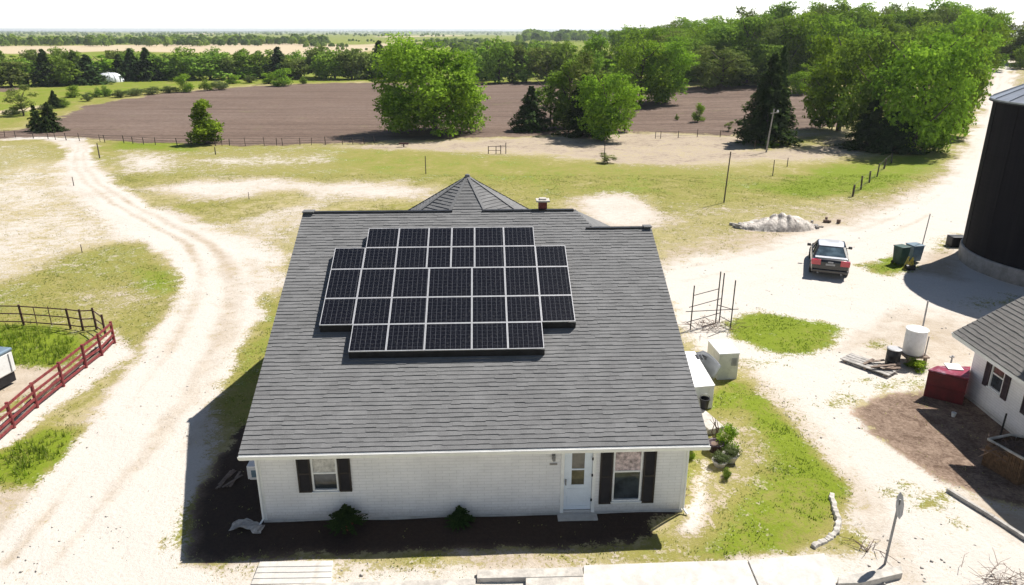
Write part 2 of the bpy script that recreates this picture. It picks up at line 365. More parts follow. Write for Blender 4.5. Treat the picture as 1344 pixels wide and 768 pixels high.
# earth bed painted dark to deepen the house's shadow; dug earth beside neighbour's house
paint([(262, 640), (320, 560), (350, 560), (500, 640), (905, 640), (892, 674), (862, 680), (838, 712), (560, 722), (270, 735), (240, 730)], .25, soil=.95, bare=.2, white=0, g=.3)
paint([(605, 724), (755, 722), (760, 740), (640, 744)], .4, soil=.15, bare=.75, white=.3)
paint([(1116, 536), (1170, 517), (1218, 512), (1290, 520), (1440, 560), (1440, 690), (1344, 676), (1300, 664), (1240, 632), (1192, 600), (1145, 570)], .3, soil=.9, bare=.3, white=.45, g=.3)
paint([(1265, 655), (1344, 672), (1440, 700), (1440, 740), (1344, 714)], .4, bare=.9, white=.3, soil=.1)

def track(pxs, wd, k=1.0, fe=1.0, **kw):
    P = W2(pxs); d = np.full(WX.shape, 1e9); UX, UY = GX+.22*(WX-GX), GY+.22*(WY-GY); s_ = (WY > P[:, 1].min()-5) & (WY < P[:, 1].max()+5); X, Y = UX[s_], UY[s_]; dd = np.full(X.shape, 1e9)
    for i in range(len(P)-1):
        (ax, ay), (bx, by) = P[i], P[i+1]; ex, ey = bx-ax, by-ay; t = np.clip(((X-ax)*ex+(Y-ay)*ey)/(ex*ex+ey*ey), 0, 1); dd = np.minimum(dd, (X-ax-t*ex)**2+(Y-ay-t*ey)**2)
    dd = np.sqrt(dd); m = np.clip(.5+(wd/2-dd)/(.5*fe), 0, 1)*k*(.62+.38*vnoise(X, Y, 3.5, 77))
    for n, v in kw.items(): ch[n][s_] = ch[n][s_]*(1-m)+v*m
paint([(60, 178), (120, 186), (118, 202), (130, 218), (155, 240), (195, 265), (240, 284), (200, 300), (90, 256), (72, 234), (78, 214), (92, 197)], .3, k=.8, white=.5)
# wheel ruts: pale compacted lines with darker loose crowns between
lft = [(100, 181), (106, 190), (100, 205), (100, 220), (112, 240), (150, 268), (200, 295), (245, 320), (262, 352), (258, 392), (235, 440), (195, 500), (150, 560), (90, 640), (10, 740)]
for dx, kw in ((-26, dict(bare=1, white=1.0)), (0, dict(bare=.8, white=.15)), (30, dict(bare=1, white=1.0)), (62, dict(bare=.85, white=.25)), (95, dict(bare=1, white=1.0))):
    track([(x+dx*min(1, max(.12, (y-150)/330)), y) for x, y in lft], .5 if kw['white'] > .5 else .45, .85, 1.1, **kw)
track([(230, 300), (300, 330), (322, 372), (318, 420), (290, 480), (262, 540), (235, 620), (205, 700)], .4, .5, 1, bare=.9, white=.3)
for o_, kw in ((0, dict(bare=1, white=.35)), (9, dict(bare=1, white=1)), (17, dict(bare=1, white=.3)), (26, dict(bare=1, white=1))):
    track([(900, 352+o_), (980, 334+o_), (1070, 315+o_), (1140, 297+o_), (1200, 276+o_), (1248, 246+o_), (1284+o_*.4, 190), (1299+o_*.5, 130), (1306+o_*.6, 84)], .55, .75, 1, **kw)
for o_, kw in ((0, dict(bare=1, white=.3)), (24, dict(bare=1, white=.35)), (50, dict(bare=1, white=1))):
    track([(975+o_, 478), (1020+o_, 520), (1085+o_, 590), (1130+o_, 650), (1165+o_, 720), (1190+o_, 768)], .55, .6, 1.4, **kw)
track([(1010, 478), (1060, 470), (1110, 460), (1150, 430), (1190, 400)], .6, .5, 1.4, bare=1, white=.22)
track([(1000, 392), (1080, 392), (1160, 395), (1240, 410)], .5, .5, 1.4, bare=1, white=.3)
GZ = terr(GX, GY)
# small natural unevenness close by
GZ = GZ + np.where(GY < 120, .025*np.sin(GX*1.7+np.sin(GY*1.1)*2)*np.cos(GY*1.3+GX*.3), 0)*(1-np.clip(ch['white'], 0, 1)*.4)
ny, nx = GX.shape
verts = np.stack([GX, GY, GZ], -1).reshape(-1, 3)
idx = np.arange(ny*nx).reshape(ny, nx)
faces = np.stack([idx[:-1, :-1], idx[:-1, 1:], idx[1:, 1:], idx[1:, :-1]], -1).reshape(-1, 4)
def np_mesh(name, verts, faces):
    me = bpy.data.meshes.new(name); k = faces.shape[1]
    me.vertices.add(len(verts)); me.vertices.foreach_set('co', verts.astype(np.float32).ravel())
    me.loops.add(faces.size); me.loops.foreach_set('vertex_index', faces.astype(np.int32).ravel())
    me.polygons.add(len(faces)); me.polygons.foreach_set('loop_start', np.arange(0, faces.size, k, dtype=np.int32))
    me.polygons.foreach_set('loop_total', np.full(len(faces), k, np.int32))
    me.update(calc_edges=True); return me
gme = np_mesh('ground', verts, faces)
gme.polygons.foreach_set('use_smooth', [True]*len(gme.polygons))
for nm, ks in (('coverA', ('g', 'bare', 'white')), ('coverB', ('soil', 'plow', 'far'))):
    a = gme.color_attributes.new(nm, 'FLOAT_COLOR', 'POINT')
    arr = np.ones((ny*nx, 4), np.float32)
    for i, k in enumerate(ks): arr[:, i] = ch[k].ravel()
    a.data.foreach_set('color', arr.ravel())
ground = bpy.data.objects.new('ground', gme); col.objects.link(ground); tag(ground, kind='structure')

m, nt, b = newmat('ground_cover')
P = nt.nodes.new('ShaderNodeTexCoord').outputs['Object']
A = N(nt, 'ShaderNodeVertexColor', layer_name='coverA'); B = N(nt, 'ShaderNodeVertexColor', layer_name='coverB')
sa = nt.nodes.new('ShaderNodeSeparateColor'); nt.links.new(A.outputs[0], sa.inputs[0])
sb = nt.nodes.new('ShaderNodeSeparateColor'); nt.links.new(B.outputs[0], sb.inputs[0])
g, bare, white = sa.outputs; soil, plow, farc = sb.outputs
nF = noise(nt, P, 9.0, 6, .75); nM = noise(nt, P, 1.6, 8, .7, .4); nL = noise(nt, P, .22, 6, .6, .6); nX = noise(nt, P, 34, 3, .7)
nXL = noise(nt, P, .02, 4, .6)
def jit(v, a1, a2, a3): # three octaves
    a1, a2, a3 = a1*1.0, a2*1.0, a3*1.0
    return jit_(v, a1, a2, a3)
def jit_(v, a1, a2, a3): # weight + noises
    s = mth(nt, 'MULTIPLY_ADD', mth(nt, 'SUBTRACT', nM, .5), a1, v)
    s = mth(nt, 'MULTIPLY_ADD', mth(nt, 'SUBTRACT', nL, .5), a2, s)
    return mth(nt, 'MULTIPLY_ADD', mth(nt, 'SUBTRACT', nF, .5), a3, s)
gj = jit(g, 1.3, 1.1, 1.0)
straw = mixc(nt, nF, (.25, .20, .10), (.52, .45, .27))
olive = mixc(nt, nF, (.115, .112, .022), (.36, .325, .10))
lush = mixc(nt, nF, (.07, .105, .008), (.24, .30, .022))
veg = mixc(nt, sstep(nt, gj, .12, .5), straw, olive)
veg = mixc(nt, sstep(nt, gj, .52, .95), veg, lush)
tanc = mixc(nt, nM, (.30, .235, .175), (.50, .425, .335))
tanc = mixc(nt, mth(nt, 'MULTIPLY', sstep(nt, nX, .5, .75), .45), tanc, (.2, .15, .11))
gravel = mixc(nt, nF, (.42, .38, .335), (.66, .62, .57))
gravel = mixc(nt, mth(nt, 'MULTIPLY', sstep(nt, nX, .56, .72), .5), gravel, (.30, .26, .22))
barec = mixc(nt, sstep(nt, jit(white, .45, .5, .25), .22, .78), tanc, gravel)
surf = mixc(nt, sstep(nt, jit(bare, 1.7, 1.0, 1.9), .34, .66), veg, barec)
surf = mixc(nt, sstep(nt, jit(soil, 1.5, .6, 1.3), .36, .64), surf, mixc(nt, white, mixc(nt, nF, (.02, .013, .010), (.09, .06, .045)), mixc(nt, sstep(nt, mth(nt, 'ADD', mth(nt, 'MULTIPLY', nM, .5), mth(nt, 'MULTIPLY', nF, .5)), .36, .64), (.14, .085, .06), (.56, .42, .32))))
# ploughed: fine rows and broad streaks, weedy edge
mp = N(nt, 'ShaderNodeMapping'); mp.inputs['Rotation'].default_value = (0, 0, R(4)); mp.inputs['Scale'].default_value = (.02, .45, 1)
nt.links.new(P, mp.inputs[0]); nR = noise(nt, mp.outputs[0], 1.0, 9, .8)
mp2 = N(nt, 'ShaderNodeMapping'); mp2.inputs['Rotation'].default_value = (0, 0, R(4)); mp2.inputs['Scale'].default_value = (.25, 3.2, 1)
nt.links.new(P, mp2.inputs[0]); nR2 = noise(nt, mp2.outputs[0], 1.0, 4, .7)
pl = mixc(nt, sstep(nt, nR, .3, .7), (.11, .074, .056), (.235, .170, .135))
pl = mixc(nt, mth(nt, 'MULTIPLY', sstep(nt, nR2, .4, .7), .6), pl, (.07, .047, .038))
pl = mixc(nt, mth(nt, 'MULTIPLY', sstep(nt, nXL, .45, .7), .4), pl, (.21, .16, .135))
pl = mixc(nt, mth(nt, 'MULTIPLY', sstep(nt, nM, .42, .68), .55), pl, (.07, .046, .036))
pl = mixc(nt, mth(nt, 'MULTIPLY', sstep(nt, nL, .58, .75), .35), pl, (.17, .16, .075))
surf = mixc(nt, sstep(nt, jit(plow, .5, .3, .3), .4, .6), surf, pl)
fr = mixc(nt, nR, (.40, .31, .20), (.56, .47, .33))
surf = mixc(nt, mth(nt, 'MULTIPLY', sstep(nt, jit(farc, .3, .3, 0), .3, .75), .95), surf, fr)
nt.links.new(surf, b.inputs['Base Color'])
b.inputs['Roughness'].default_value = .95; b.inputs['Specular IOR Level'].default_value = .15
hgt = mth(nt, 'ADD', mth(nt, 'MULTIPLY', nF, .6), mth(nt, 'MULTIPLY', nM, 1.2))
hgt = mth(nt, 'MULTIPLY_ADD', nX, .2, hgt)
hgt = mth(nt, 'MULTIPLY_ADD', mth(nt, 'MULTIPLY', nR2, plow), 1.5, hgt)
bn = N(nt, 'ShaderNodeBump', Strength=.55, Distance=.10); nt.links.new(hgt, bn.inputs['Height']); nt.links.new(bn.outputs[0], b.inputs['Normal'])
gme.materials.append(m)

# the weights near by, for scattering grass and stones
from math import floor
def cover(x, y, k):
    i = int(np.clip(np.searchsorted(ys, y), 0, ny-1)); j = int(np.clip(np.searchsorted(us, x/(abs(ys[i])*.92+6)), 0, nx-1))
    return ch[k][i, j]

# standing grass and weeds
def grass_sheet():
    n = 300000
    Dg = 13 + (72-13)*rng.random(n)**.75
    ug = -.82 + 1.64*rng.random(n)
    X = ug*(Dg*.92+6); Y = Dg
    ii = np.clip(np.searchsorted(ys, Y), 0, ny-1); jj = np.clip(np.searchsorted(us, ug), 0, nx-1)
    gg = ch['g'][ii, jj]; bb = ch['bare'][ii, jj]; so = ch['soil'][ii, jj]; pw = ch['plow'][ii, jj]
    clump = .5+.5*np.sin(X*1.3+np.sin(Y*.9)*2)*np.sin(Y*1.1+np.cos(X*.7)*2)
    pr = (1-np.clip(bb*1.15, 0, 1))*(1-so)*(1-pw)*(.15+.85*clump)
    # keep the houses free
    lu = (X+7.487)*.99916+(Y-17.132)*.041; lv = -(X+7.487)*.041+(Y-17.132)*.99916
    pr[(lu > .1) & (lu < 12.7) & (lv > .3) & (lv < 19)] = 0
    pr[(X > 17.3) & (Y < 25.8)] = 0
    k = rng.random(n) < pr
    tall_ = np.where((gg > .88) & (X < -15) & (Y < 36), 4.0, 1.0)[k]
    X, Y, gg = X[k], Y[k], gg[k]; n = len(X); Z = terr(X, Y)
    V = []; C = []
    hgt = (.015+.045*rng.random(n))*(.6+.8*gg)*tall_
    for b_ in range(3):
        a = rng.random(n)*6.283; wd = .008+.02*rng.random(n); ln = hgt*(rng.random(n)*.9)
        dx, dy = np.cos(a), np.sin(a); ox = (rng.random(n)-.5)*.14; oy = (rng.random(n)-.5)*.14
        bx, by = X+ox, Y+oy
        V.append(np.stack([np.stack([bx-dy*wd, by+dx*wd, Z-.01], -1), np.stack([bx+dy*wd, by-dx*wd, Z-.01], -1), np.stack([bx+dx*ln, by+dy*ln, Z+hgt], -1)], 1))
        t = np.clip(gg+(rng.random(n)-.5)*.5, 0, 1)[:, None]
        c = np.array([.50, .44, .22])*(1-t)+np.array([.17, .26, .02])*t
        C.append(np.repeat((c*(.6+.7*rng.random((n, 1))))[:, None], 3, 1))
    V = np.concatenate(V).reshape(-1, 3); C = np.concatenate(C).reshape(-1, 3)
    me = np_mesh('grass', V, np.arange(len(V)).reshape(-1, 3))
    a = me.color_attributes.new('tint', 'FLOAT_COLOR', 'POINT'); a.data.foreach_set('color', np.concatenate([C, np.ones((len(C), 1))], 1).astype(np.float32).ravel())
    m, nt, b = newmat('grass_blades')
    vc = N(nt, 'ShaderNodeVertexColor', layer_name='tint'); nt.links.new(vc.outputs[0], b.inputs['Base Color'])
    out = nt.nodes['Material Output']; d_ = nt.nodes.new('ShaderNodeBsdfDiffuse'); t_ = nt.nodes.new('ShaderNodeBsdfTranslucent'); mx = nt.nodes.new('ShaderNodeMixShader'); mx.inputs[0].default_value = .5
    nt.links.new(vc.outputs[0], d_.inputs[0]); nt.links.new(vc.outputs[0], t_.inputs[0]); nt.links.new(d_.outputs[0], mx.inputs[1]); nt.links.new(t_.outputs[0], mx.inputs[2]); nt.links.new(mx.outputs[0], out.inputs[0]); nt.nodes.remove(b)
    me.materials.append(m)
    o = bpy.data.objects.new('grass', me); col.objects.link(o); return tag(o, 'short grass and dry weeds growing over the pasture and lawns', 'grass', kind='stuff')
grass_sheet()
def stones():
    n = 7000; X = []; 
    D = 13 + 50*rng.random(n)**1.2; u_ = -.82+1.64*rng.random(n); X = u_*(D*.92+6)
    ii = np.clip(np.searchsorted(ys, D), 0, ny-1); jj = np.clip(np.searchsorted(us, u_), 0, nx-1)
    cl = np.sin(X*.8+2)*np.sin(D*.7)+.35
    keep = (ch['bare'][ii, jj] > .5) & (rng.random(n) < np.clip(cl, .05, 1))
    lu = (X+7.487)*.99916+(D-17.132)*.041; lv = -(X+7.487)*.041+(D-17.132)*.99916
    keep &= ~((lu > .1) & (lu < 12.7) & (lv > .3) & (lv < 19))
    X, Y = X[keep], D[keep]; n = len(X)
    base = np.array([(1, 0, 0), (0, 1, 0), (-1, 0, 0), (0, -1, 0), (0, 0, 1), (0, 0, -1)], float)
    fc = np.array([(0, 1, 4), (1, 2, 4), (2, 3, 4), (3, 0, 4), (1, 0, 5), (2, 1, 5), (3, 2, 5), (0, 3, 5)])
    s = .015+.045*rng.random(n)**3
    V = base[None]*(s[:, None, None]*(.6+.8*rng.random((n, 6, 3))))*np.array([1, 1, .6])
    a = rng.random(n)*6.28; c, s_ = np.cos(a), np.sin(a)
    V = np.stack([V[..., 0]*c[:, None]-V[..., 1]*s_[:, None], V[..., 0]*s_[:, None]+V[..., 1]*c[:, None], V[..., 2]], -1)
    V += np.stack([X, Y, terr(X, Y)+.01], -1)[:, None]
    me = np_mesh('gravel', V.reshape(-1, 3), (fc[None]+np.arange(n)[:, None, None]*6).reshape(-1, 3))
    me.materials.append(M['stone']); o = bpy.data.objects.new('gravel', me); col.objects.link(o)
    tag(o, 'loose stones scattered over the bare sandy ground', 'gravel', kind='stuff')
stones()
# ---------------- trees ----------------
def leafmat(name, dark, lite, trans=.35):
    m, nt, b = newmat(name)
    vc = N(nt, 'ShaderNodeVertexColor', layer_name='tint'); s = nt.nodes.new('ShaderNodeSeparateColor'); nt.links.new(vc.outputs[0], s.inputs[0])
    oi = nt.nodes.new('ShaderNodeObjectInfo')
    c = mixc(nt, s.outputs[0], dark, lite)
    hsv = nt.nodes.new('ShaderNodeHueSaturation'); nt.links.new(c, hsv.inputs['Color'])
    nt.links.new(mth(nt, 'MULTIPLY_ADD', oi.outputs['Random'], .022, .484), hsv.inputs['Hue'])
    nt.links.new(mth(nt, 'MULTIPLY_ADD', oi.outputs['Random'], .45, .9), hsv.inputs['Value'])
    out = nt.nodes['Material Output']
    d = nt.nodes.new('ShaderNodeBsdfDiffuse'); t = nt.nodes.new('ShaderNodeBsdfTranslucent'); mx = nt.nodes.new('ShaderNodeMixShader')
    nt.links.new(hsv.outputs[0], d.inputs[0]); nt.links.new(mixc(nt, .4, hsv.outputs[0], (.25, .42, .03)), t.inputs[0])
    mx.inputs[0].default_value = trans
    nt.links.new(d.outputs[0], mx.inputs[1]); nt.links.new(t.outputs[0], mx.inputs[2]); nt.links.new(mx.outputs[0], out.inputs[0])
    nt.nodes.remove(b); return m
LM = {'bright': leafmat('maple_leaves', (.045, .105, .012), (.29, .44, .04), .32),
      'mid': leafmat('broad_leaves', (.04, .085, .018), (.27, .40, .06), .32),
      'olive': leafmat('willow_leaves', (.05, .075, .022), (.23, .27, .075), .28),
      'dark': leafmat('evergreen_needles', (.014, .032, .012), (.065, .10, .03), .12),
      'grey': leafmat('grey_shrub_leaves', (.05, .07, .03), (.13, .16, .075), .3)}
BARK = pmat('bark', (.09, .07, .055), .95, var=.4, scale=3, bump=.5)

def leaf_mesh(name, pts, nrm, size, tint, mat, aspect=.75):
    n = len(pts)
    up = rng.normal(size=(n, 3)); a = np.cross(nrm, up); a /= np.linalg.norm(a, axis=1)[:, None]+1e-9
    b = np.cross(nrm, a); b /= np.linalg.norm(b, axis=1)[:, None]+1e-9
    s = (size*(.55+.9*rng.random(n)))[:, None]
    q = np.stack([pts-a*s*.5-b*s*aspect*.12, pts+b*s*aspect*.5-a*s*.08, pts+a*s*.55, pts-b*s*aspect*.5+a*s*.05], 1)
    me = np_mesh(name, q.reshape(-1, 3), np.arange(4*n).reshape(-1, 4))
    c = np.repeat(np.stack([tint, tint, tint, np.ones(n)], -1)[:, None], 4, 1).reshape(-1, 4)
    at_ = me.color_attributes.new('tint', 'FLOAT_COLOR', 'POINT'); at_.data.foreach_set('color', c.astype(np.float32).ravel())
    me.materials.append(mat); return me

def lobes(seed, kind):
    r = np.random.default_rng(seed); L = []
    if kind == 'broad':       # wide maple: tiers of many boughs, a domed top
        for i in range(46):
            z = .06+.76*r.random(); w_ = .50*math.sqrt(max(.08, 1-((z-.34)/.66)**2)); a = r.random()*6.28; q = w_*(.55+.4*r.random())
            L.append((q*math.cos(a), q*math.sin(a), z, .11+.10*r.random()))
        L += [(0, .0, .80, .17), (.08, -.05, .84, .12), (-.1, .05, .72, .2), (0, 0, .5, .3), (.12, .1, .9, .08), (.2, 0, .3, .2), (-.2, .05, .3, .2), (0, -.22, .3, .2), (0, .22, .3, .2)]
    elif kind == 'round':
        for i in range(26):
            z = .12+.72*r.random(); w_ = .42*math.sqrt(max(.08, 1-((z-.45)/.58)**2)); a = r.random()*6.28; q = w_*(.5+.45*r.random())
            L.append((q*math.cos(a), q*math.sin(a), z, .11+.09*r.random()))
        L += [(0, 0, .48, .28), (0, 0, .78, .15), (0, 0, .25, .22)]
    elif kind == 'tall':
        for i in range(20):
            z = .05+.87*r.random(); w_ = .28*math.sqrt(max(.1, 1-((z-.34)/.70)**2)); a = r.random()*6.28; q = w_*(.4+.6*r.random())
            L.append((q*math.cos(a), q*math.sin(a), z, .07+.09*r.random()))
        L += [(0, 0, .2, .2), (0, 0, .45, .18), (0, 0, .68, .14), (0, 0, .93, .07)]
    elif kind == 'cone':      # young tree, leafy to the ground
        for i in range(30):
            z = .06+.86*r.random(); w_ = .34*(1-z)**.6*(1 if z > .18 else .8); a = r.random()*6.28; q = w_*(.35+.65*r.random())
            L.append((q*math.cos(a), q*math.sin(a), z, .06+.09*(1-z)+.03*r.random()))
        L += [(0, 0, .2, .2), (0, 0, .4, .17), (0, 0, .6, .12), (0, 0, .78, .08), (.02, 0, .93, .04)]
    elif kind == 'loose':
        for i in range(17):
            z = .12+.82*r.random(); a = r.random()*6.28; q = .36*r.random()**.6*(1.1-.5*z)
            L.append((q*math.cos(a), q*math.sin(a), z, .06+.09*r.random()))
    elif kind == 'shrub':
        for i in range(14):
            z = .04+.74*r.random(); w_ = .5*math.sqrt(max(.1, 1-((z-.2)/.78)**2)); a = r.random()*6.28; q = w_*(.3+.6*r.random())
            L.append((q*math.cos(a), q*math.sin(a), z, .12+.12*r.random()))
        L += [(0, 0, .35, .3), (.1, 0, .2, .2), (-.15, .1, .2, .2)]
    return L
def crown_mesh(name, seed, kind, n, size, mat):
    r = np.random.default_rng(seed+100); L = lobes(seed, kind)
    wts = np.array([l[3]**2 for l in L]); wts /= wts.sum()
    k = r.choice(len(L), n, p=wts); c = np.array([l[:3] for l in L])[k]; rad = np.array([l[3] for l in L])[k]
    c = c*(1+.10*np.sin(c[:, :1]*9+seed)); d = r.normal(size=(n, 3)); d /= np.linalg.norm(d, axis=1)[:, None]
    # sprays: bend the surface of each lobe so its edge is ragged and gaps open
    bump = .82+.30*np.sin(d[:, 0]*7+k)*np.sin(d[:, 1]*6+k*2)+.22*np.sin(d[:, 2]*9+k*3)
    rr = rad*bump*(.62+.42*r.random(n)**.5)
    p = c + d*rr[:, None]*np.array([1, 1, .85])
    gaps = np.sin(p[:, 0]*31+seed)*np.sin(p[:, 1]*29+1.3)*np.sin(p[:, 2]*33+.6)
    keep = (gaps > -.27) & (p[:, 2] > .03)
    p, d, k = p[keep], d[keep], k[keep]; n = len(p)
    nrm = d*.55+np.array([0, 0, .45])+r.normal(size=(n, 3))*.55; nrm /= np.linalg.norm(nrm, axis=1)[:, None]
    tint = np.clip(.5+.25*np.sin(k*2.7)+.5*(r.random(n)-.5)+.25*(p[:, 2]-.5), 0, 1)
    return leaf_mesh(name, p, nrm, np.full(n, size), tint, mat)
def conifer_mesh(name, seed, n, size, mat, w_=.3, tiers=15, rag=.3):
    tiers = tiers*2
    r = np.random.default_rng(seed+500); P = []; D = []; T = []
    for t in range(tiers):
        z = .05+.93*t/tiers; R_ = w_*(1-z)**.85*(1+rag*(r.random()-.4)); nb = max(4, int(13*(1-z)+3))
        for b_ in range(nb):
            a = r.random()*6.283; ln = R_*(.65+.5*r.random()); m_ = max(6, int(n/tiers/nb*(.4+1.2*(1-z))))
            u_ = r.random(m_)**.6; droop = -.05*u_**2*ln/.2+.02*u_
            aa = a + (r.random(m_)-.5)*.42*(1.15-u_)
            P.append(np.stack([np.cos(aa)*ln*u_, np.sin(aa)*ln*u_, z+droop+(r.random(m_)-.5)*.06], -1))
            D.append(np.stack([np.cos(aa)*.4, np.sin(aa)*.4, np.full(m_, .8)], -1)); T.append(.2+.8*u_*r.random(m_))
    P = np.concatenate(P); D = np.concatenate(D)+r.normal(size=P.shape)*.4; D /= np.linalg.norm(D, axis=1)[:, None]
    P[:, 2] = np.maximum(P[:, 2], .02)
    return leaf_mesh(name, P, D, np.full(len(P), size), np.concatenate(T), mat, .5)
def trunk_mesh(name, seed, kind):
    r = random.Random(seed); mb = MB()
    if kind == 'conifer':
        mb.tube([(0, 0, -.02), (.004, 0, .4), (0, 0, .97)], .018, 7, .003)
    elif kind == 'shrub':
        for i in range(5):
            a = r.random()*6.28; mb.tube([(0, 0, -.03), (.12*math.cos(a), .12*math.sin(a), .3), (.25*math.cos(a), .25*math.sin(a), .65)], .014, 5, .004)
    else:
        mb.tube([(0, 0, -.02), (.012, .004, .12), (-.008, .01, .28), (.01, 0, .5), (0, 0, .8)], .032 if kind != 'loose' else .02, 9, .006)
        for i in range(9):
            a = i*2.4+r.random(); z = .17+.06*i; q = .22+.16*r.random(); q *= {'tall': .6, 'cone': .4}.get(kind, 1)
            mb.tube([(0, 0, z), (q*.5*math.cos(a), q*.5*math.sin(a), z+.09), (q*math.cos(a), q*math.sin(a), z+.2+.06*r.random())], .014, 5, .003)
    return mb
PROTO = {}
def proto(key, kind, seed, n, size, lm, lo=False):
    if kind in ('spruce', 'cedar'):
        cm = conifer_mesh(key+'_crown', seed, n, size, LM[lm], .30 if kind == 'spruce' else .36, 16 if kind == 'spruce' else 11, .3 if kind == 'spruce' else .7); tk = 'conifer'
    else:
        cm = crown_mesh(key+'_crown', seed, kind, n, size, LM[lm]); tk = kind
    tm = trunk_mesh(key+'_trunk', seed, tk)
    o = tm.build('trunk', BARK); me = o.data; bpy.data.objects.remove(o)
    PROTO[key] = (cm, me)
proto('maple', 'broad', 3, 52000, .022, 'bright')
proto('maple_b', 'broad', 5, 15000, .027, 'bright')
proto('round', 'round', 11, 19000, .026, 'mid')
proto('round_b', 'round', 17, 18000, .028, 'bright')
proto('round_o', 'round', 19, 18000, .028, 'olive')
proto('tall', 'tall', 23, 12000, .025, 'bright')
proto('tall_b', 'tall', 29, 12000, .025, 'mid')
proto('loose', 'loose', 31, 6500, .024, 'olive')
proto('loose_b', 'loose', 37, 7500, .024, 'bright')
proto('young', 'cone', 41, 11000, .036, 'bright')
proto('shrub', 'shrub', 43, 5000, .045, 'mid')
proto('shrub_g', 'shrub', 47, 4500, .045, 'grey')
proto('shrub_b', 'shrub', 53, 5000, .045, 'bright')
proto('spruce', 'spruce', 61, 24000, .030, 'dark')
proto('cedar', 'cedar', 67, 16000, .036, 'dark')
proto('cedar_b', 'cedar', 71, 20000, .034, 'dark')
# lighter crowns for trees hundreds of metres off
proto('far_a', 'round', 81, 4200, .055, 'mid'); proto('far_b', 'broad', 83, 4500, .055, 'mid')
proto('far_c', 'tall', 87, 4000, .052, 'bright'); proto('far_d', 'cedar', 89, 5000, .075, 'dark'); proto('far_e', 'round', 91, 4200, .055, 'olive')

def tree(key, p, H, Wd=None, label='', cat='tree', group=None, name='broadleaf_tree', rz=None, sink=0):
    """H: height, Wd: crown width in metres"""
    cm, tm = PROTO[key]
    own = {'broad': .98}
    t = thing(name, p, rng.random()*6.28 if rz is None else rz, label, cat, group)
    natural = {'maple': 1.0, 'maple_b': 1.0, 'round': .86, 'round_b': .86, 'round_o': .86, 'far_a': .86, 'far_b': 1.0, 'far_e': .86, 'tall': .56, 'tall_b': .56, 'far_c': .56, 'young': .74,
               'loose': .66, 'loose_b': .66, 'shrub': 1.0, 'shrub_g': 1.0, 'shrub_b': 1.0, 'spruce': .56, 'far_d': .66, 'cedar': .66, 'cedar_b': .66}[key]
    sx = (Wd/natural) if Wd else H
    t.scale = (sx, sx*(.92+.16*rng.random()), H*1.02)
    if sink: t.location.z -= sink
    for nm, me in (('crown', cm), ('trunk', tm)):
        o = bpy.data.objects.new(nm, me); col.objects.link(o); o.parent = t
    return t
def tree_px(key, px, py, top, wpx, label, **kw):
    p = at(px, py); dep = p.y*CT-(p.z-CAMH)*ST
    H = height_to(p, top); 
    return tree(key, p, H, wpx*dep/F, label, **kw)

# trees one by one
tree_px('maple', 570, 176, 51, 138, 'huge bright green spreading tree at the near edge of the ploughed field', name='maple_tree')
tree_px('young', 269, 189, 131, 54, 'small bright green tree standing alone on the field fence line', name='young_tree')
tree_px('cedar', 50, 172, 138, 26, 'dark little evergreen at the bend of the fence, left one of the close pair', name='cedar_tree')
tree_px('cedar_b', 68, 173, 134, 32, 'dark pointed evergreen at the bend of the fence, right one of the close pair', name='cedar_tree')
tree_px('loose', 31, 152, 116, 40, 'pale feathery tree left of the dark evergreen pair', name='willow_tree')
tree_px('spruce', 73, 142, 119, 22, 'small dark spruce behind the evergreen pair near the pale path', name='spruce_tree')
tree_px('cedar', 697, 171, 113, 56, 'short bushy dark evergreen left of the thin trunked trees', name='cedar_tree')
tree_px('loose_b', 722, 165, 90, 58, 'thin trunked light green tree behind the bushy dark evergreen', name='ash_tree')
tree_px('tall_b', 748, 167, 72, 58, 'tall slender dull green tree between the ash and the wide leaning tree', name='elm_tree')
tree_px('loose', 770, 174, 78, 66, 'thin grey green tree with bare lower boughs beside the wide leaning tree', name='elm_tree')
tree_px('cedar', 764, 178, 96, 62, 'ragged dark evergreen in the middle of the field clump', name='cedar_tree')
tree_px('loose_b', 820, 172, 118, 44, 'low light green tree at the right end of the field clump', name='ash_tree')
tree_px('round_b', 794, 183, 84, 82, 'wide bright green tree with low skirts right of the thin grey green tree', name='broadleaf_tree')
tree_px('tall_b', 778, 150, 42, 44, 'tall dark topped tree rising behind the clump in the ploughed field', name='poplar_tree')
tree_px('maple_b', 840, 137, 42, 84, 'big rounded light green tree on the far side of the ploughed field', name='linden_tree')
tree_px('round_b', 872, 135, 44, 66, 'rounded green tree touching the big light green one on its right', name='linden_tree')
tree_px('round_o', 947, 116, 58, 74, 'domed olive green tree at the foot of the wooded hill', name='willow_tree')
tree_px('shrub_b', 915, 160, 135, 19, 'small round green bush alone on the bare ploughed ground', name='bush', cat='bush')
tree_px('shrub', 888, 158, 149, 6, 'tiny dark sapling left of the lone round bush on bare ground', name='sapling', cat='sapling')
tree_px('loose', 956, 172, 160, 14, 'thin yellowish sapling between the lone bush and the dark spruce', name='sapling', cat='sapling')
tree_px('spruce', 1004, 188, 72, 82, 'large dark spruce with a narrow tip beside the leaning pole', name='spruce_tree')
tree_px('spruce', 1016, 180, 62, 40, 'narrow dark spruce tip just behind the large spruce', name='spruce_tree')
tree_px('shrub_b', 1012, 192, 181, 30, 'low bright green weeds round the foot of the leaning pole', name='bush', cat='bush')
wood = 'trees at the near edge of the hillside wood'
tree_px('cedar_b', 1138, 196, 128, 62, 'black green evergreen, lower left corner of the hillside wood', name='cedar_tree', group=wood)
tree_px('round_b', 1100, 172, 30, 96, 'broad green tree at the left end of the wood, just right of the dark spruce', group=wood)
tree_px('round', 1148, 188, 22, 104, 'tall broad green tree above the black green evergreen of the wood', group=wood)
tree_px('round_b', 1196, 199, 24, 110, 'tallest bright green tree of the wood, above the bright lawn', group=wood)
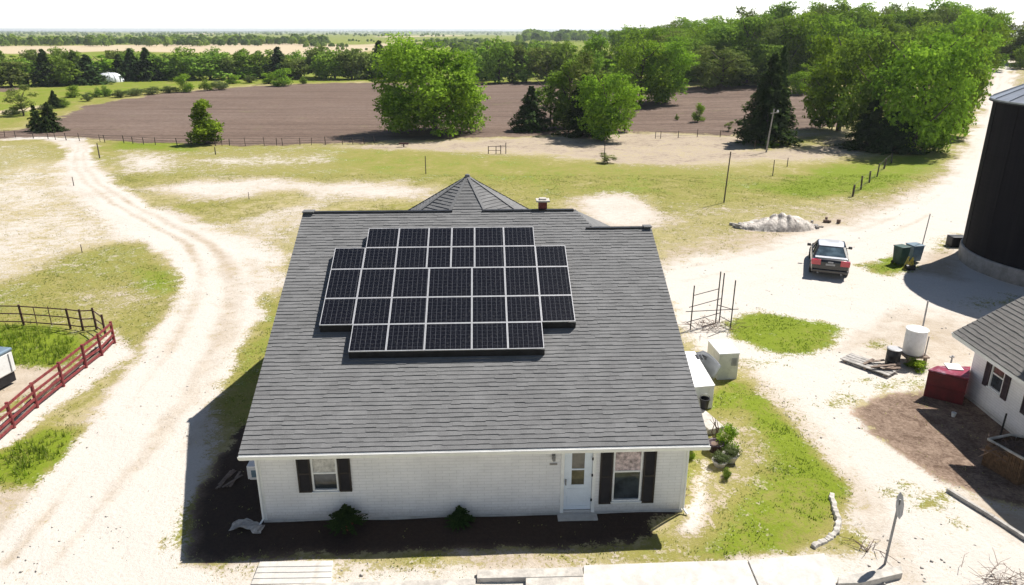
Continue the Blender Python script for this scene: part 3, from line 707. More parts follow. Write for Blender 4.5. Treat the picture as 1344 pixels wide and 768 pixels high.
tree_px('cedar_b', 1172, 199, 140, 60, 'black green evergreen under the tallest bright tree of the wood', name='cedar_tree', group=wood)
tree_px('shrub_b', 1212, 198, 150, 64, 'low bright green undergrowth beside the black green evergreen', name='bush', cat='bush', group=wood)
tree_px('round_b', 1234, 178, 24, 76, 'bright green tree of the wood overlooking the bend of the gravel road', group=wood)
tree_px('tall', 1252, 150, 14, 60, 'upright bright green tree left of the climbing road, nearer one', group=wood)
tree_px('tall', 1268, 124, 12, 56, 'upright bright green tree left of the climbing road, middle one', group=wood)
tree_px('round_b', 1282, 104, 12, 50, 'bright green tree left of the climbing road, nearest its top', group=wood)
tree_px('tall', 1296, 92, 16, 38, 'narrow green tree at the very top of the climbing road', group=wood)
tree_px('shrub_b', 1248, 172, 142, 40, 'bright green bush at the roadside below the upright trees', name='bush', cat='bush')
tree_px('loose_b', 1066, 120, 76, 44, 'yellow green small tree in front of the wood right of the spruce', group=wood)
tree_px('shrub_b', 1048, 124, 94, 34, 'yellow green bush at the wood edge behind the dark spruce', name='bush', cat='bush')
tree_px('shrub', 1082, 128, 104, 40, 'dull green bush at the wood edge left of the broad green tree', name='bush', cat='bush')
tree_px('round_o', 1320, 82, 26, 46, 'dusty green tree closing the view at the end of the road', name='broadleaf_tree')
tree_px('round', 1352, 84, 24, 60, 'green tree right of the end of the road', name='broadleaf_tree')
tree_px('shrub_b', 1340, 90, 60, 26, 'light green bush beside the end of the road', name='bush', cat='bush')

# the hillside wood behind: ranks of trees up the slope
wood_keys = ['round', 'round_b', 'tall', 'maple_b', 'tall_b', 'round_b', 'round_o', 'tall']
k_ = 0
desc = {'round': 'mid green round tree', 'round_b': 'bright green round tree', 'tall': 'upright bright green tree', 'maple_b': 'wide bright green tree', 'tall_b': 'dark green upright tree', 'round_o': 'olive green round tree'}
wc = {}; ORD = ['first', 'second', 'third', 'fourth', 'fifth', 'sixth', 'seventh', 'eighth', 'ninth', 'tenth', 'eleventh', 'twelfth', 'thirteenth', 'fourteenth', 'fifteenth', 'sixteenth']
ranks = [(104, 870, 1130, 27, 50, 'along the front of the hillside wood'), (94, 850, 1240, 26, 44, 'just behind the front of the wood'), (86, 835, 1290, 24, 40, 'half way up the hillside wood'), (79, 825, 1300, 22, 36, 'high in the hillside wood'), (73, 815, 1300, 20, 34, 'on the crest of the hillside wood')]
for ri, (py, x0, x1, st, wpx, where) in enumerate(ranks):
    x = x0
    while x < x1:
        px = x+rng.uniform(-7, 7); q = py+rng.uniform(-3, 3)
        key = wood_keys[int(rng.integers(len(wood_keys)))]
        p = at(px, q); dep = p.y*CT-(p.z-CAMH)*ST
        if p.y < 420:
            H = (10.5+4.5*rng.random())*(1 if px > 960 else .85)
            dsc = desc[key]; wc[(key, ri)] = wc.get((key, ri), 0)+1
            t = tree(key, p, H, min(11, wpx*1.25*dep/F), ORD[wc[(key, ri)]-1]+' '+dsc+' from the left '+where, group='trees of the hillside wood')
        x += st
# tree line beyond the meadow on the left
tl = [(-8, 113, 74, 50, 'far_a'), (16, 113, 77, 46, 'far_e'), (38, 112, 78, 36, 'far_b'), (64, 112, 65, 30, 'far_d'), (84, 112, 76, 30, 'far_a'), (100, 111, 74, 28, 'far_d'), (118, 110, 72, 34, 'far_d'), (138, 103, 70, 34, 'far_c'),
      (160, 104, 72, 26, 'far_d'), (176, 105, 64, 28, 'far_d'), (196, 105, 63, 30, 'far_d'), (214, 104, 72, 34, 'far_a'), (234, 103, 68, 34, 'far_c'), (252, 103, 63, 40, 'far_b'), (276, 104, 70, 44, 'far_a'), (300, 103, 72, 34, 'far_e'),
      (322, 102, 66, 30, 'far_c'), (342, 102, 66, 36, 'far_a'), (368, 102, 62, 34, 'far_d'), (392, 103, 74, 32, 'far_e'), (420, 102, 57, 26, 'far_e'), (440, 103, 66, 42, 'far_b'), (462, 103, 60, 34, 'far_e'), (484, 102, 68, 34, 'far_a'), (500, 101, 54, 32, 'far_d')]
nm = {'far_a': 'round dark green tree', 'far_b': 'spreading green tree', 'far_c': 'upright light green tree', 'far_d': 'black green evergreen', 'far_e': 'dull olive tree'}
lm_ = lambda x: ('left of the dome' if x < 130 else 'right of the dome') if x < 215 else 'behind the hedge bushes' if x < 380 else 'left of the huge tree'
n_ = 0; ordn = ['first', 'second', 'third', 'fourth', 'fifth', 'sixth', 'seventh', 'eighth', 'ninth', 'tenth', 'eleventh', 'twelfth', 'thirteenth', 'fourteenth']
seen = {}
for px, py, top, wp, key in tl:
    wp *= 1.3; py += 1
    wh = lm_(px); s = (key, wh); seen[s] = seen.get(s, 0)+1
    tree_px(key, px, py, top, wp, f'{ordn[seen[s]-1]} {nm[key]} from the left in the line {wh}', group='trees in the line beyond the meadow', name='spruce_tree' if key == 'far_d' else 'broadleaf_tree')
for i, px in enumerate(range(-10, 520, 27)):
    key = ['far_a', 'far_c', 'far_e', 'far_b'][i % 4]; q = 100+rng.uniform(-2, 2)
    if 0: pass
    p = at(px+rng.uniform(-6, 6), q); dep = p.y*CT+13.5*ST
    tree(key, p, 6.5+2.5*rng.random(), 34*dep/F, ORD[i//4]+' '+nm[key]+' from the left at the rear of the far tree line', group='rear trees of the far tree line')
# middle line behind the ploughed field
ml = [(520, 104, 66, 40, 'far_a'), (545, 103, 64, 40, 'far_b'), (628, 106, 66, 40, 'far_a'), (655, 108, 50, 44, 'far_b'), (640, 104, 50, 34, 'far_c'), (672, 107, 52, 34, 'far_e'), (690, 107, 66, 40, 'far_a'), (716, 107, 58, 44, 'far_e'), (742, 107, 56, 40, 'far_b'), (765, 106, 60, 38, 'far_a'),
      (790, 106, 62, 38, 'far_e'), (815, 107, 56, 38, 'far_c'), (905, 106, 60, 44, 'far_b'), (930, 104, 56, 40, 'far_a'), (980, 108, 54, 44, 'far_b'), (1010, 110, 50, 44, 'far_a'), (735, 100, 54, 30, 'far_a'), (700, 100, 56, 34, 'far_b')]
seen = {}
for px, py, top, wp, key in ml:
    wp *= 1.15; py += 1
    wh = 'beside the huge tree' if px < 660 else 'behind the field clump' if px < 830 else 'below the wooded hill'
    s = (key, wh); seen[s] = seen.get(s, 0)+1
    tree_px(key, px, py, top, wp, f'{ordn[seen[s]-1]} {nm[key]} from the left, field edge {wh}', group='trees at the far edge of the ploughed field')
# hedge bushes along the field's far margin
hb = [(98, 128, 112, 22, 'shrub_b'), (115, 133, 121, 16, 'shrub_g'), (127, 128, 114, 16, 'shrub'), (139, 127, 111, 18, 'shrub'), (158, 128, 117, 22, 'shrub_g'), (178, 126, 115, 24, 'shrub_g'), (200, 124, 113, 26, 'shrub_g'), (222, 122, 112, 24, 'shrub_g'), (245, 121, 97, 28, 'shrub_b'),
      (272, 119, 103, 20, 'shrub'), (288, 118, 105, 24, 'shrub_g'), (305, 110, 98, 22, 'shrub_b'), (328, 109, 98, 20, 'shrub_g'), (352, 110, 96, 26, 'shrub_b'), (374, 113, 90, 36, 'shrub_b'), (398, 110, 100, 14, 'shrub'), (212, 104, 92, 20, 'shrub_g'), (60, 146, 136, 20, 'shrub_g'), (20, 150, 142, 26, 'shrub_g'), (85, 141, 128, 22, 'shrub')]
hn = {'shrub': 'dark green hedge bush', 'shrub_b': 'light green hedge bush', 'shrub_g': 'grey green hedge bush'}
seen = {}
for px, py, top, wp, key in hb:
    wh = 'left of the dome' if px < 110 else 'below the dome' if px < 210 else 'right of the dome'
    s = (key, wh); seen[s] = seen.get(s, 0)+1
    tree_px(key, px, py, top, wp, f'{ordn[seen[s]-1]} {hn[key]} from the left, {wh}', cat='bush', name='hedge_bush', group='bushes along the far field margin')

# far woods: belts that read as one mass
def woods():
    pts = []; nr = []; sz = []; tn = []
    belts = [(60.5, 80, 440, 11, .8), (58.5, 75, 430, 11, 1), (60.5, -60, 95, 12, 1), (57, -60, 80, 10, .8), (62, 395, 570, 6, .7), (66, 380, 520, 4, .6), (70, 430, 560, 5, .5), (55, 150, 620, 3, .8), (56, 560, 700, 6, .7), (55, 680, 850, 13, 1.0), (53, 690, 860, 12, 1), (51.5, 700, 930, 11, 1), (63, 560, 720, 10, 1), (70, 600, 740, 12, 1),
             (50, -100, 260, 3.5, .5), (48, -100, 700, 3, .7), (46.5, -100, 900, 3, .8), (45.2, -200, 1100, 2.6, .8), (44.2, -200, 1100, 2.3, .9), (43.3, -200, 1344, 2.0, .9), (42.5, -200, 1344, 1.7, .9), (41.8, -200, 1344, 1.5, 1), (41.2, -200, 1344, 1.2, 1)]
    for py, x0, x1, hp, dens in belts:
        x = x0
        while x < x1:
            gap = math.sin(x*.021+py*7)+.6*math.sin(x*.067+py*3)
            if rng.random() < dens and (dens >= 1 or gap > -.55):
                q = py+rng.uniform(-.25, .25)*(1 if py < 50 else 3); p = at(x+rng.uniform(-2, 2), q); dep = p.y
                H = hp*(.7+.5*rng.random())*dep/F; Wt = H*(.7+.5*rng.random())
                m_ = int(np.clip(150000/dep, 24, 150)); d = rng.normal(size=(m_, 3)); d /= np.linalg.norm(d, axis=1)[:, None]; d[:, 2] = np.abs(d[:, 2])*1.0-.15
                rr = .75+.3*rng.random(m_)
                pts.append(np.stack([p.x+d[:, 0]*Wt*.55*rr, p.y+d[:, 1]*Wt*.55*rr, p.z+np.maximum(.1, H*(.3+.68*d[:, 2]*rr))], -1)); nr.append(d+rng.normal(size=d.shape)*.3)
                sz.append(np.full(m_, H*.36)); tn.append(np.clip(np.full(m_, rng.random())*.7+.3*rng.random(m_), 0, 1))
            x += hp*.55 if hp > 4 else hp*1.6
    pts = np.concatenate(pts); nr = np.concatenate(nr); nr /= np.linalg.norm(nr, axis=1)[:, None]
    me = leaf_mesh('distant_woods', pts, nr, np.concatenate(sz), np.concatenate(tn), LM['mid'])
    o = bpy.data.objects.new('distant_woods', me); col.objects.link(o)
    tag(o, 'belts of distant woodland running out to the horizon', 'woods', kind='stuff')
woods()
# ---------------- shingle roofs ----------------
def shingle_mat(name, dark, lite):
    m, nt, b = newmat(name)
    vc = N(nt, 'ShaderNodeVertexColor', layer_name='tint'); s = nt.nodes.new('ShaderNodeSeparateColor'); nt.links.new(vc.outputs[0], s.inputs[0])
    P = nt.nodes.new('ShaderNodeTexCoord').outputs['Object']
    n1 = noise(nt, P, 55, 4, .8); n2 = noise(nt, P, 1.3, 5, .6); n3 = noise(nt, P, 9, 4, .7)
    f = mth(nt, 'ADD', mth(nt, 'MULTIPLY', s.outputs[0], .07), mth(nt, 'MULTIPLY', n1, .93))
    c = mixc(nt, sstep(nt, f, .15, .85), dark, lite)
    c = mixc(nt, mth(nt, 'MULTIPLY', sstep(nt, n2, .35, .75), .25), c, tuple(x*1.25 for x in lite))
    c = mixc(nt, mth(nt, 'MULTIPLY', sstep(nt, n3, .5, .75), .18), c, dark)
    nt.links.new(c, b.inputs['Base Color']); b.inputs['Roughness'].default_value = .85; b.inputs['Specular IOR Level'].default_value = .3
    bn = N(nt, 'ShaderNodeBump', Strength=.6, Distance=.012); nt.links.new(n1, bn.inputs['Height']); nt.links.new(bn.outputs[0], b.inputs['Normal'])
    return m
M['shingle'] = shingle_mat('grey_shingles', (.065, .065, .066), (.235, .234, .236))
M['shingle_b'] = shingle_mat('brown_grey_shingles', (.06, .057, .056), (.21, .2, .19))
def shingles(name, O, A, B, span, length, mat, parent, e=.155, tab=.33, butt=.024, seed=0):
    """courses of tabs: O origin at the eave, A unit along it, B unit up the slope, span(s)->(a0,a1)"""
    r = random.Random(seed); O = Vector(O); A = Vector(A).normalized(); B = Vector(B).normalized(); Nn = A.cross(B).normalized()
    if Nn.z < 0: Nn = -Nn
    V = []; Fc = []; T = []; s = 0; row = 0
    while s < length:
        s1 = min(length, s+e); a0, a1 = span(s+.5*(s1-s)); x = a0 - (row % 2)*tab*.5 - r.random()*.1
        while x < a1:
            w_ = tab*(.75+.5*r.random()); xa = max(a0, x); xb = min(a1, x+w_); x += w_
            if xb-xa < .02: continue
            h = butt*(.75+.5*r.random()); js = (r.random()-.5)*.034 if s > 0 else 0; i = len(V); t = r.random()
            lo, hi = s+js, s1+.03
            V += [O+A*xa+B*lo+Nn*h, O+A*xb+B*lo+Nn*(h+.002*r.random()), O+A*xb+B*hi+Nn*.004, O+A*xa+B*hi+Nn*.004, O+A*xa+B*lo-Nn*.01, O+A*xb+B*lo-Nn*.01]
            Fc += [(i, i+1, i+2, i+3), (i+4, i+5, i+1, i)]; T += [t]*6
        s += e; row += 1
    o = mesh_obj(name, V, Fc, mat, parent); a = o.data.color_attributes.new('tint', 'FLOAT_COLOR', 'POINT')
    a.data.foreach_set('color', np.repeat(np.array(T, np.float32)[:, None], 4, 1).ravel())
    if o.data.polygons[0].normal.dot(Nn) < 0: o.data.flip_normals()
    return o
def wall_mat(name, base):
    m, nt, b = newmat(name)
    P = nt.nodes.new('ShaderNodeTexCoord').outputs['Object']; sx = nt.nodes.new('ShaderNodeSeparateXYZ'); nt.links.new(P, sx.inputs[0])
    cx = nt.nodes.new('ShaderNodeCombineXYZ'); nt.links.new(mth(nt, 'ADD', sx.outputs[0], sx.outputs[1]), cx.inputs[0]); nt.links.new(sx.outputs[2], cx.inputs[1])
    br = N(nt, 'ShaderNodeTexBrick', Scale=1.0); nt.links.new(cx.outputs[0], br.inputs['Vector'])
    br.inputs['Brick Width'].default_value = .4; br.inputs['Row Height'].default_value = .1; br.inputs['Mortar Size'].default_value = .007; br.inputs['Mortar Smooth'].default_value = .3; br.inputs['Bias'].default_value = 0
    br.inputs['Color1'].default_value = (1, 1, 1, 1); br.inputs['Color2'].default_value = (.96, .96, .97, 1); br.inputs['Mortar'].default_value = (.80, .80, .80, 1)
    n1 = noise(nt, P, 1.1, 6, .65); n2 = noise(nt, P, 14, 4, .7)
    c = mixc(nt, sstep(nt, n1, .3, .75), tuple(x*.86 for x in base), base)
    c = mixc(nt, 1.0, c, br.outputs['Color'], 'MULTIPLY')
    # mud splashed and grown onto the foot of the wall
    low = mth(nt, 'MULTIPLY', sstep(nt, mth(nt, 'MULTIPLY_ADD', n2, .35, mth(nt, 'MULTIPLY', sx.outputs[2], -1)), -.25, .15), .5)
    c = mixc(nt, low, c, (.33, .29, .24))
    nt.links.new(c, b.inputs['Base Color']); b.inputs['Roughness'].default_value = .65; b.inputs['Specular IOR Level'].default_value = .3
    bn = N(nt, 'ShaderNodeBump', Strength=.5, Distance=.01); nt.links.new(mth(nt, 'MULTIPLY_ADD', n2, .3, br.outputs['Fac']), bn.inputs['Height']); bn.invert = True
    nt.links.new(bn.outputs[0], b.inputs['Normal']); return m
M['brickwhite'] = wall_mat('white_painted_brick', (.86, .85, .86))
def wall_panel(mb, P, u0, u1, z0, z1, holes, th=.16):
    """a wall in the plane y=P of the local frame with rectangular openings (x0,x1,z0,z1)"""
    xs = sorted({u0, u1, *[h[0] for h in holes], *[h[1] for h in holes]}); zs = sorted({z0, z1, *[h[2] for h in holes], *[h[3] for h in holes]})
    for i in range(len(xs)-1):
        for j in range(len(zs)-1):
            cx, cz = (xs[i]+xs[i+1])/2, (zs[j]+zs[j+1])/2
            if any(h[0] < cx < h[1] and h[2] < cz < h[3] for h in holes): continue
            a, b_, c, d = xs[i], xs[i+1], zs[j], zs[j+1]
            mb.add([(a, P, c), (b_, P, c), (b_, P, d), (a, P, d)], [(0, 1, 2, 3)])
    for a, b_, c, d in holes:    # reveals
        q = [(a, c), (b_, c), (b_, d), (a, d)]
        for k in range(4):
            (x0, y0), (x1, y1) = q[k], q[(k+1) % 4]
            mb.add([(x0, P, y0), (x1, P, y1), (x1, P+th, y1), (x0, P+th, y0)], [(0, 1, 2, 3)])
def window(parent, x0, x1, z0, z1, P, glass_low, upper, frame_m, sash_z=None, label=None):
    w = MB(); t = .045
    w.box(x0, x0+t, P-.02, P+.06, z0, z1); w.box(x1-t, x1, P-.02, P+.06, z0, z1); w.box(x0+t, x1-t, P-.02, P+.06, z1-t, z1); w.box(x0+t, x1-t, P-.03, P+.06, z0, z0+t)
    sz = sash_z or (z0+z1)/2; w.box(x0+t, x1-t, P+.0, P+.05, sz-.025, sz+.025)
    fo = w.build('window', frame_m, parent, bevel=.004)
    g = MB(); g.box(x0+t, x1-t, P+.035, P+.042, z0+t, sz-.026); g.build('pane', glass_low, fo)
    g = MB(); g.box(x0+t, x1-t, P+.020, P+.027, sz+.026, z1-t); g.build('pane', upper, fo, )
    s = MB(); s.box(x0-.04, x1+.04, P-.07, P-.021, z0-.05, z0-.002); s.build('sill', M['trim'], fo, bevel=.005)
    return fo
def shutter(parent, x0, x1, z0, z1, P, mat):
    m_ = MB(); m_.box(x0, x0+.05, P-.045, P-.004, z0, z1); m_.box(x1-.05, x1, P-.045, P-.004, z0, z1)
    for z in (z0, (z0+z1)/2-.03, z1-.06): m_.box(x0+.051, x1-.051, P-.042, P-.004, z, z+.06)
    z = z0+.06
    while z < z1-.08:
        m_.add([(x0+.05, P-.038, z), (x1-.05, P-.038, z), (x1-.05, P-.012, z+.04), (x0+.05, P-.012, z+.04)], [(0, 1, 2, 3)]); z += .045
    m_.box(x0+.05, x1-.05, P-.010, P-.005, z0+.06, z1-.06)
    return m_.build('shutter', mat, parent)

# ---------------- the white house ----------------
EX, EY, EZ, YAW, PT = -7.487, 17.132, 2.589, .041, .461
W_, L_, LB = 13.05, 9.64, 8.64
house = thing('house', (EX, EY, 0), YAW, 'long low white house with grey shingle roof carrying the solar panels', 'house')
def HL(u, v, z): return Vector((EX+u*math.cos(YAW)-v*math.sin(YAW), EY+u*math.sin(YAW)+v*math.cos(YAW), z))
rz_ = lambda v: EZ+PT*v
WF = .49; U0, U1 = .30, 12.57
holes = [(1.79, 2.52, 1.02, 2.2), (9.03, 9.85, .12, 2.16), (10.46, 11.30, .42, 2.2)]
mb = MB(); wall_panel(mb, WF, U0, U1, -.3, 2.52, holes)
VB = 18.8
# side and rear walls, gables cut to the roof line
zr = lambda v: min(rz_(v), rz_(2*L_-v))-.10
zb = lambda v: min(rz_(v), EZ+PT*LB-PT*(v-LB) if v > LB else 99, 99)-.10
mb.add([(U0, WF, -.3), (U0, VB, -.3), (U0, VB, 2.52), (U0, L_, zr(L_)), (U0, WF, 2.52)], [(0, 1, 2, 3, 4)])
mb.add([(U1, WF, -.3), (U1, VB, -.3), (U1, VB, 2.52), (U1, 14.2, 4.6), (U1, 12.2, 4.6), (U1, LB, rz_(LB)-.1), (U1, WF, 2.52)], [(0, 1, 2, 3, 4, 5, 6)])
mb.add([(U0, VB, -.3), (U1, VB, -.3), (U1, VB, 2.52), (U0, VB, 2.52)], [(0, 1, 2, 3)])
mb.add([(9.03, WF+.25, 0), (9.85, WF+.25, 0), (9.85, WF+.25, 2.3), (9.03, WF+.25, 2.3)], [(0, 1, 2, 3)])
mb.build('wall', M['brickwhite'], house)
mb = MB(); mb.box(U0-.03, U1+.03, WF-.03, WF+.1, -.35, .06); mb.build('foundation', M['concrete'], house)
# dark room behind the glass
mb = MB(); mb.box(.5, 12.4, WF+.3, WF+3, 0, 2.4); mb.build('interior_partition', M['curtain'], house)
# roof: front slope in courses
sl = math.sqrt(1+PT*PT)
def span_front(s):
    v = s/sl
    if v < LB: return (0, W_)
    return (0, 10.92-(v-LB)*.6)
roof = shingles('roof', (0, 0, EZ), (1, 0, 0), (0, 1, PT), span_front, L_*sl, M['shingle'], house, seed=3)
def face(name, pts, mat, par, th=.04):
    pts = [Vector(p) for p in pts]; n = (pts[1]-pts[0]).cross(pts[2]-pts[0]).normalized()
    if n.z < 0: n = -n
    k = len(pts); return mesh_obj(name, pts+[p-n*th for p in pts], [tuple(range(k)), tuple(range(k, 2*k))[::-1]]+[(i, k+i, k+(i+1) % k, (i+1) % k) for i in range(k)], mat, par)
zA = lambda v: 11.474-PT*v; zB = lambda v: 10.553-PT*v
deck = MB()
def addface(pts, th=.03):
    pts = [Vector(p) for p in pts]; n = (pts[1]-pts[0]).cross(pts[2]-pts[0]).normalized()
    if n.z < 0: n = -n
    k = len(pts); deck.add(pts+[p-n*th for p in pts], [tuple(range(k)), tuple(range(k, 2*k))]+[(i, k+i, k+(i+1) % k, (i+1) % k) for i in range(k)])
addface([(0, L_, zA(L_)), (10.32, L_, zA(L_)), (13.05, 14.2, zA(14.2)), (13.05, 19.28, zA(19.28)), (0, 19.28, zA(19.28))])
addface([(10.32, L_, zA(L_)), (10.92, LB, zB(LB)), (13.05, 12.2, zB(12.2)), (13.05, 14.2, zA(14.2))])
addface([(10.92, LB, zB(LB)), (13.05, LB, zB(LB)), (13.05, 12.2, zB(12.2))])
addface([(.01, .02, EZ-.016), (W_-.01, .02, EZ-.016), (W_-.01, LB, rz_(LB)-.02), (10.92, LB, rz_(LB)-.02), (10.32, L_-.01, rz_(L_)-.02), (.01, L_-.01, rz_(L_)-.02)], .06)
deck.build('rear_roof', M['shingle'], house)
# ridge caps, dark vent strips with the gap in the middle
for a, b_, v in ((.05, 5.62, L_), (6.75, 10.25, L_), (10.6, 13.0, LB)): mb = MB(); mb.box(a, b_, v-.10, v+.10, rz_(v)-.01, rz_(v)+.032); mb.build('ridge_vent', M['blackmetal'], house)
mb = MB(); mb.box(.0, .42, L_-.2, L_+.15, rz_(L_)+.034, rz_(L_)+.075); mb.build('ridge_cap', M['shingle'], house)
mb = MB(); mb.box(12.75, 13.05, LB-.16, LB+.16, rz_(LB)+.034, rz_(LB)+.075); mb.build('ridge_cap', M['shingle'], house)
# gutter, fascia, soffit
mb = MB()
mb.add([(0, -.11, EZ-.015), (0, -.11, EZ-.05), (0, -.07, EZ-.14), (0, 0.0, EZ-.14), (0, 0.0, EZ-.02), (0, -.02, EZ-.02), (0, -.02, EZ-.12), (0, -.065, EZ-.12), (0, -.095, EZ-.05), (0, -.095, EZ-.015),
        (W_, -.11, EZ-.015), (W_, -.11, EZ-.05), (W_, -.07, EZ-.14), (W_, 0.0, EZ-.14), (W_, 0.0, EZ-.02), (W_, -.02, EZ-.02), (W_, -.02, EZ-.12), (W_, -.065, EZ-.12), (W_, -.095, EZ-.05), (W_, -.095, EZ-.015)],
       [(i, (i+1) % 10, 10+(i+1) % 10, 10+i) for i in range(10)])
mb.build('gutter', M['trim'], house)
mb = MB(); mb.box(0.0, W_, .002, .03, EZ-.20, EZ-.03)
mb.box(0.0, W_, .031, WF+.05, EZ-.16, EZ-.13)
mb.build('fascia', M['trim'], house)
mb = MB()
for u in (.015, W_-.015):
    mb.beam((u, 0.03, EZ-.13), (u, LB if u > 1 else L_, rz_(LB if u > 1 else L_)-.13), .03, .16)
mb.beam((.015, L_, zA(L_)-.13), (.015, 19.2, zA(19.2)-.13), .03, .16)
mb.build('rake_board', M['trim'], house)
for u in (U0-.02, U1+.03):
    mb = MB(); mb.tube([(u, WF-.05, 2.4), (u, WF-.06, .15), (u+(.1 if u > 5 else -.1), WF-.2, .03)], .035, 8); mb.build('downspout', M['trim'], house)
for u in (U0+.035, U1-.035): mb = MB(); mb.box(u-.04, u+.04, WF-.015, WF-.002, .06, 2.45); mb.build('corner_trim', M['trim'], house)
# windows, shutters
w1 = window(house, 1.79, 2.52, 1.02, 2.2, WF, M['glass'], M['curtain'], M['trim'], 1.60); 
w2 = window(house, 10.46, 11.30, .42, 2.2, WF, M['glass'], M['curtain_pink'], M['trim'], 1.42)
for a, b_, c, d in ((1.39, 1.77, .99, 2.24), (2.54, 2.90, .99, 2.24), (10.07, 10.44, .34, 2.22), (11.33, 11.70, .34, 2.22)): shutter(house, a, b_, c, d, WF, M['shutter'])
# door: frame, storm door with a glazed panel, handle, hinges
mb = MB(); mb.box(8.93, 9.03, WF-.03, WF+.08, .06, 2.25); mb.box(9.85, 9.95, WF-.03, WF+.08, .06, 2.25); mb.box(9.03, 9.85, WF-.03, WF+.08, 2.16, 2.25); mb.build('door_frame', M['trim'], house, bevel=.005)
mb = MB(); gl = (9.25, 9.62, 1.0, 2.08)
mb.box(9.035, gl[0], WF+.02, WF+.06, .14, 2.155); mb.box(gl[1], 9.845, WF+.02, WF+.06, .14, 2.155); mb.box(gl[0], gl[1], WF+.02, WF+.06, .14, gl[2]); mb.box(gl[0], gl[1], WF+.02, WF+.06, gl[3], 2.155)
mb.box(gl[0], gl[1], WF+.015, WF+.05, 1.50, 1.545)
mb.box(9.12, 9.76, WF+.008, WF+.019, .25, .27); mb.box(9.12, 9.76, WF+.008, WF+.019, .86, .88); mb.box(9.12, 9.14, WF+.008, WF+.019, .27, .86); mb.box(9.74, 9.76, WF+.008, WF+.019, .27, .86)
dr = mb.build('door', M['door'], house, bevel=.004)
mb = MB(); mb.box(gl[0], gl[1], WF+.035, WF+.04, gl[2], gl[3]); mb.build('pane', M['glass_warm'], dr)
mb = MB(); mb.box(9.07, 9.10, WF-.03, WF+.019, 1.02, 1.2); mb.tube([(9.085, WF-.06, 1.04), (9.085, WF-.06, 1.18)], .012, 6); mb.build('handle', M['greymetal'], dr)
mb = MB()
for z in (.45, 1.3, 1.85): mb.box(9.82, 9.87, WF-.035, WF-.031, z, z+.09)
mb.build('hinge', M['blackmetal'], dr)
mb = MB(); mb.box(8.85, 10.02, WF-.34, WF-.035, -.1, .04); mb.build('doorstep', M['concrete'], house, bevel=.01)
# lamp beside the door and small wooden plaque
mb = MB(); mb.box(8.66, 8.76, WF-.03, WF-.002, 1.93, 2.09); mb.tube([(8.71, WF-.03, 2.03), (8.71, WF-.12, 2.06)], .012, 6); mb.lathe([(.03, .08), (.05, .05), (.045, -.08), (.02, -.1)], 8, (8.71, WF-.12, 2.0)); mb.build('porch_lamp', M['greymetal'], house)
mb = MB(); mb.box(8.6, 8.82, WF-.025, WF-.003, 1.71, 1.77); mb.build('wall_plaque', M['greywood'], house)
# red-brown flue with a pale cap on the ridge
mb = MB(); mb.box(8.92, 9.24, L_+.1, L_+.42, rz_(L_)-.35, rz_(L_)+.30); fl = mb.build('flue', M['redbrick'], house, bevel=.01)
mb = MB(); mb.box(8.82, 9.34, L_+.0, L_+.52, rz_(L_)+.301, rz_(L_)+.36); mb.box(8.95, 9.21, L_+.13, L_+.39, rz_(L_)+.36, rz_(L_)+.42); mb.build('flue_cap', M['stone'], fl, bevel=.01)
# eight-sided rear wing with its own pointed roof
oc = Vector((6.17, 12.0, 0)); R8 = 4.0; zt = 7.92; zlo = zt-.60*R8
vs8 = [Vector((oc.x+R8*math.cos(R(22.5+45*i)), oc.y+R8*math.sin(R(22.5+45*i)), zlo)) for i in range(8)]
first = None
apex = Vector((oc.x, oc.y, zt))
V = []; Fc = []; T = []
rr = random.Random(5)
for i in range(8):
    a, b_ = vs8[i], vs8[(i+1) % 8]; nrow = 26
    nn = (b_-a).cross(apex-a).normalized(); nn = nn if nn.z > 0 else -nn
    for j in range(nrow):
        t0, t1 = j/nrow, (j+1)/nrow; p0, p1, p2, p3 = a.lerp(apex, t0), b_.lerp(apex, t0), b_.lerp(apex, t1), a.lerp(apex, t1); k = max(1, int((p1-p0).length/.35))
        for q in range(k):
            i0 = len(V); h = nn*(.016+.012*rr.random())
            V += [p0.lerp(p1, q/k)+h, p0.lerp(p1, (q+1)/k)+h, p3.lerp(p2, (q+1)/k)+nn*.003, p3.lerp(p2, q/k)+nn*.003, p0.lerp(p1, q/k)-nn*.01, p0.lerp(p1, (q+1)/k)-nn*.01]; Fc += [(i0, i0+1, i0+2, i0+3), (i0+4, i0+5, i0+1, i0)]; T += [rr.random()]*6
wing = mesh_obj('wing_roof', V, Fc, M['shingle'], house); a_ = wing.data.color_attributes.new('tint', 'FLOAT_COLOR', 'POINT'); a_.data.foreach_set('color', np.repeat(np.array(T, np.float32)[:, None], 4, 1).ravel())
mb = MB()
for i in range(8): mb.beam(vs8[i]+Vector((0, 0, .03)), apex+Vector((0, 0, .02)), .12, .03)
mb.lathe([(.12, -.05), (.10, .06), (.0, .1)], 8, tuple(apex)); hc = mb.build('hip_cap', M['shingle'], wing); a_ = hc.data.color_attributes.new('tint', 'FLOAT_COLOR', 'POINT'); a_.data.foreach_set('color', [.6]*(4*len(hc.data.vertices)))
mb = MB(); w8 = [Vector((oc.x+(R8-.3)*math.cos(R(22.5+45*i)), oc.y+(R8-.3)*math.sin(R(22.5+45*i)), 0)) for i in range(8)]
for i in (0, 1, 2, 3, 4, 7):
    a, b_ = w8[i], w8[(i+1) % 8]; mb.add([(a.x, a.y, 0), (b_.x, b_.y, 0), (b_.x, b_.y, zlo), (a.x, a.y, zlo)], [(0, 1, 2, 3)])
mb.build('wing_wall', M['brickwhite'], house)

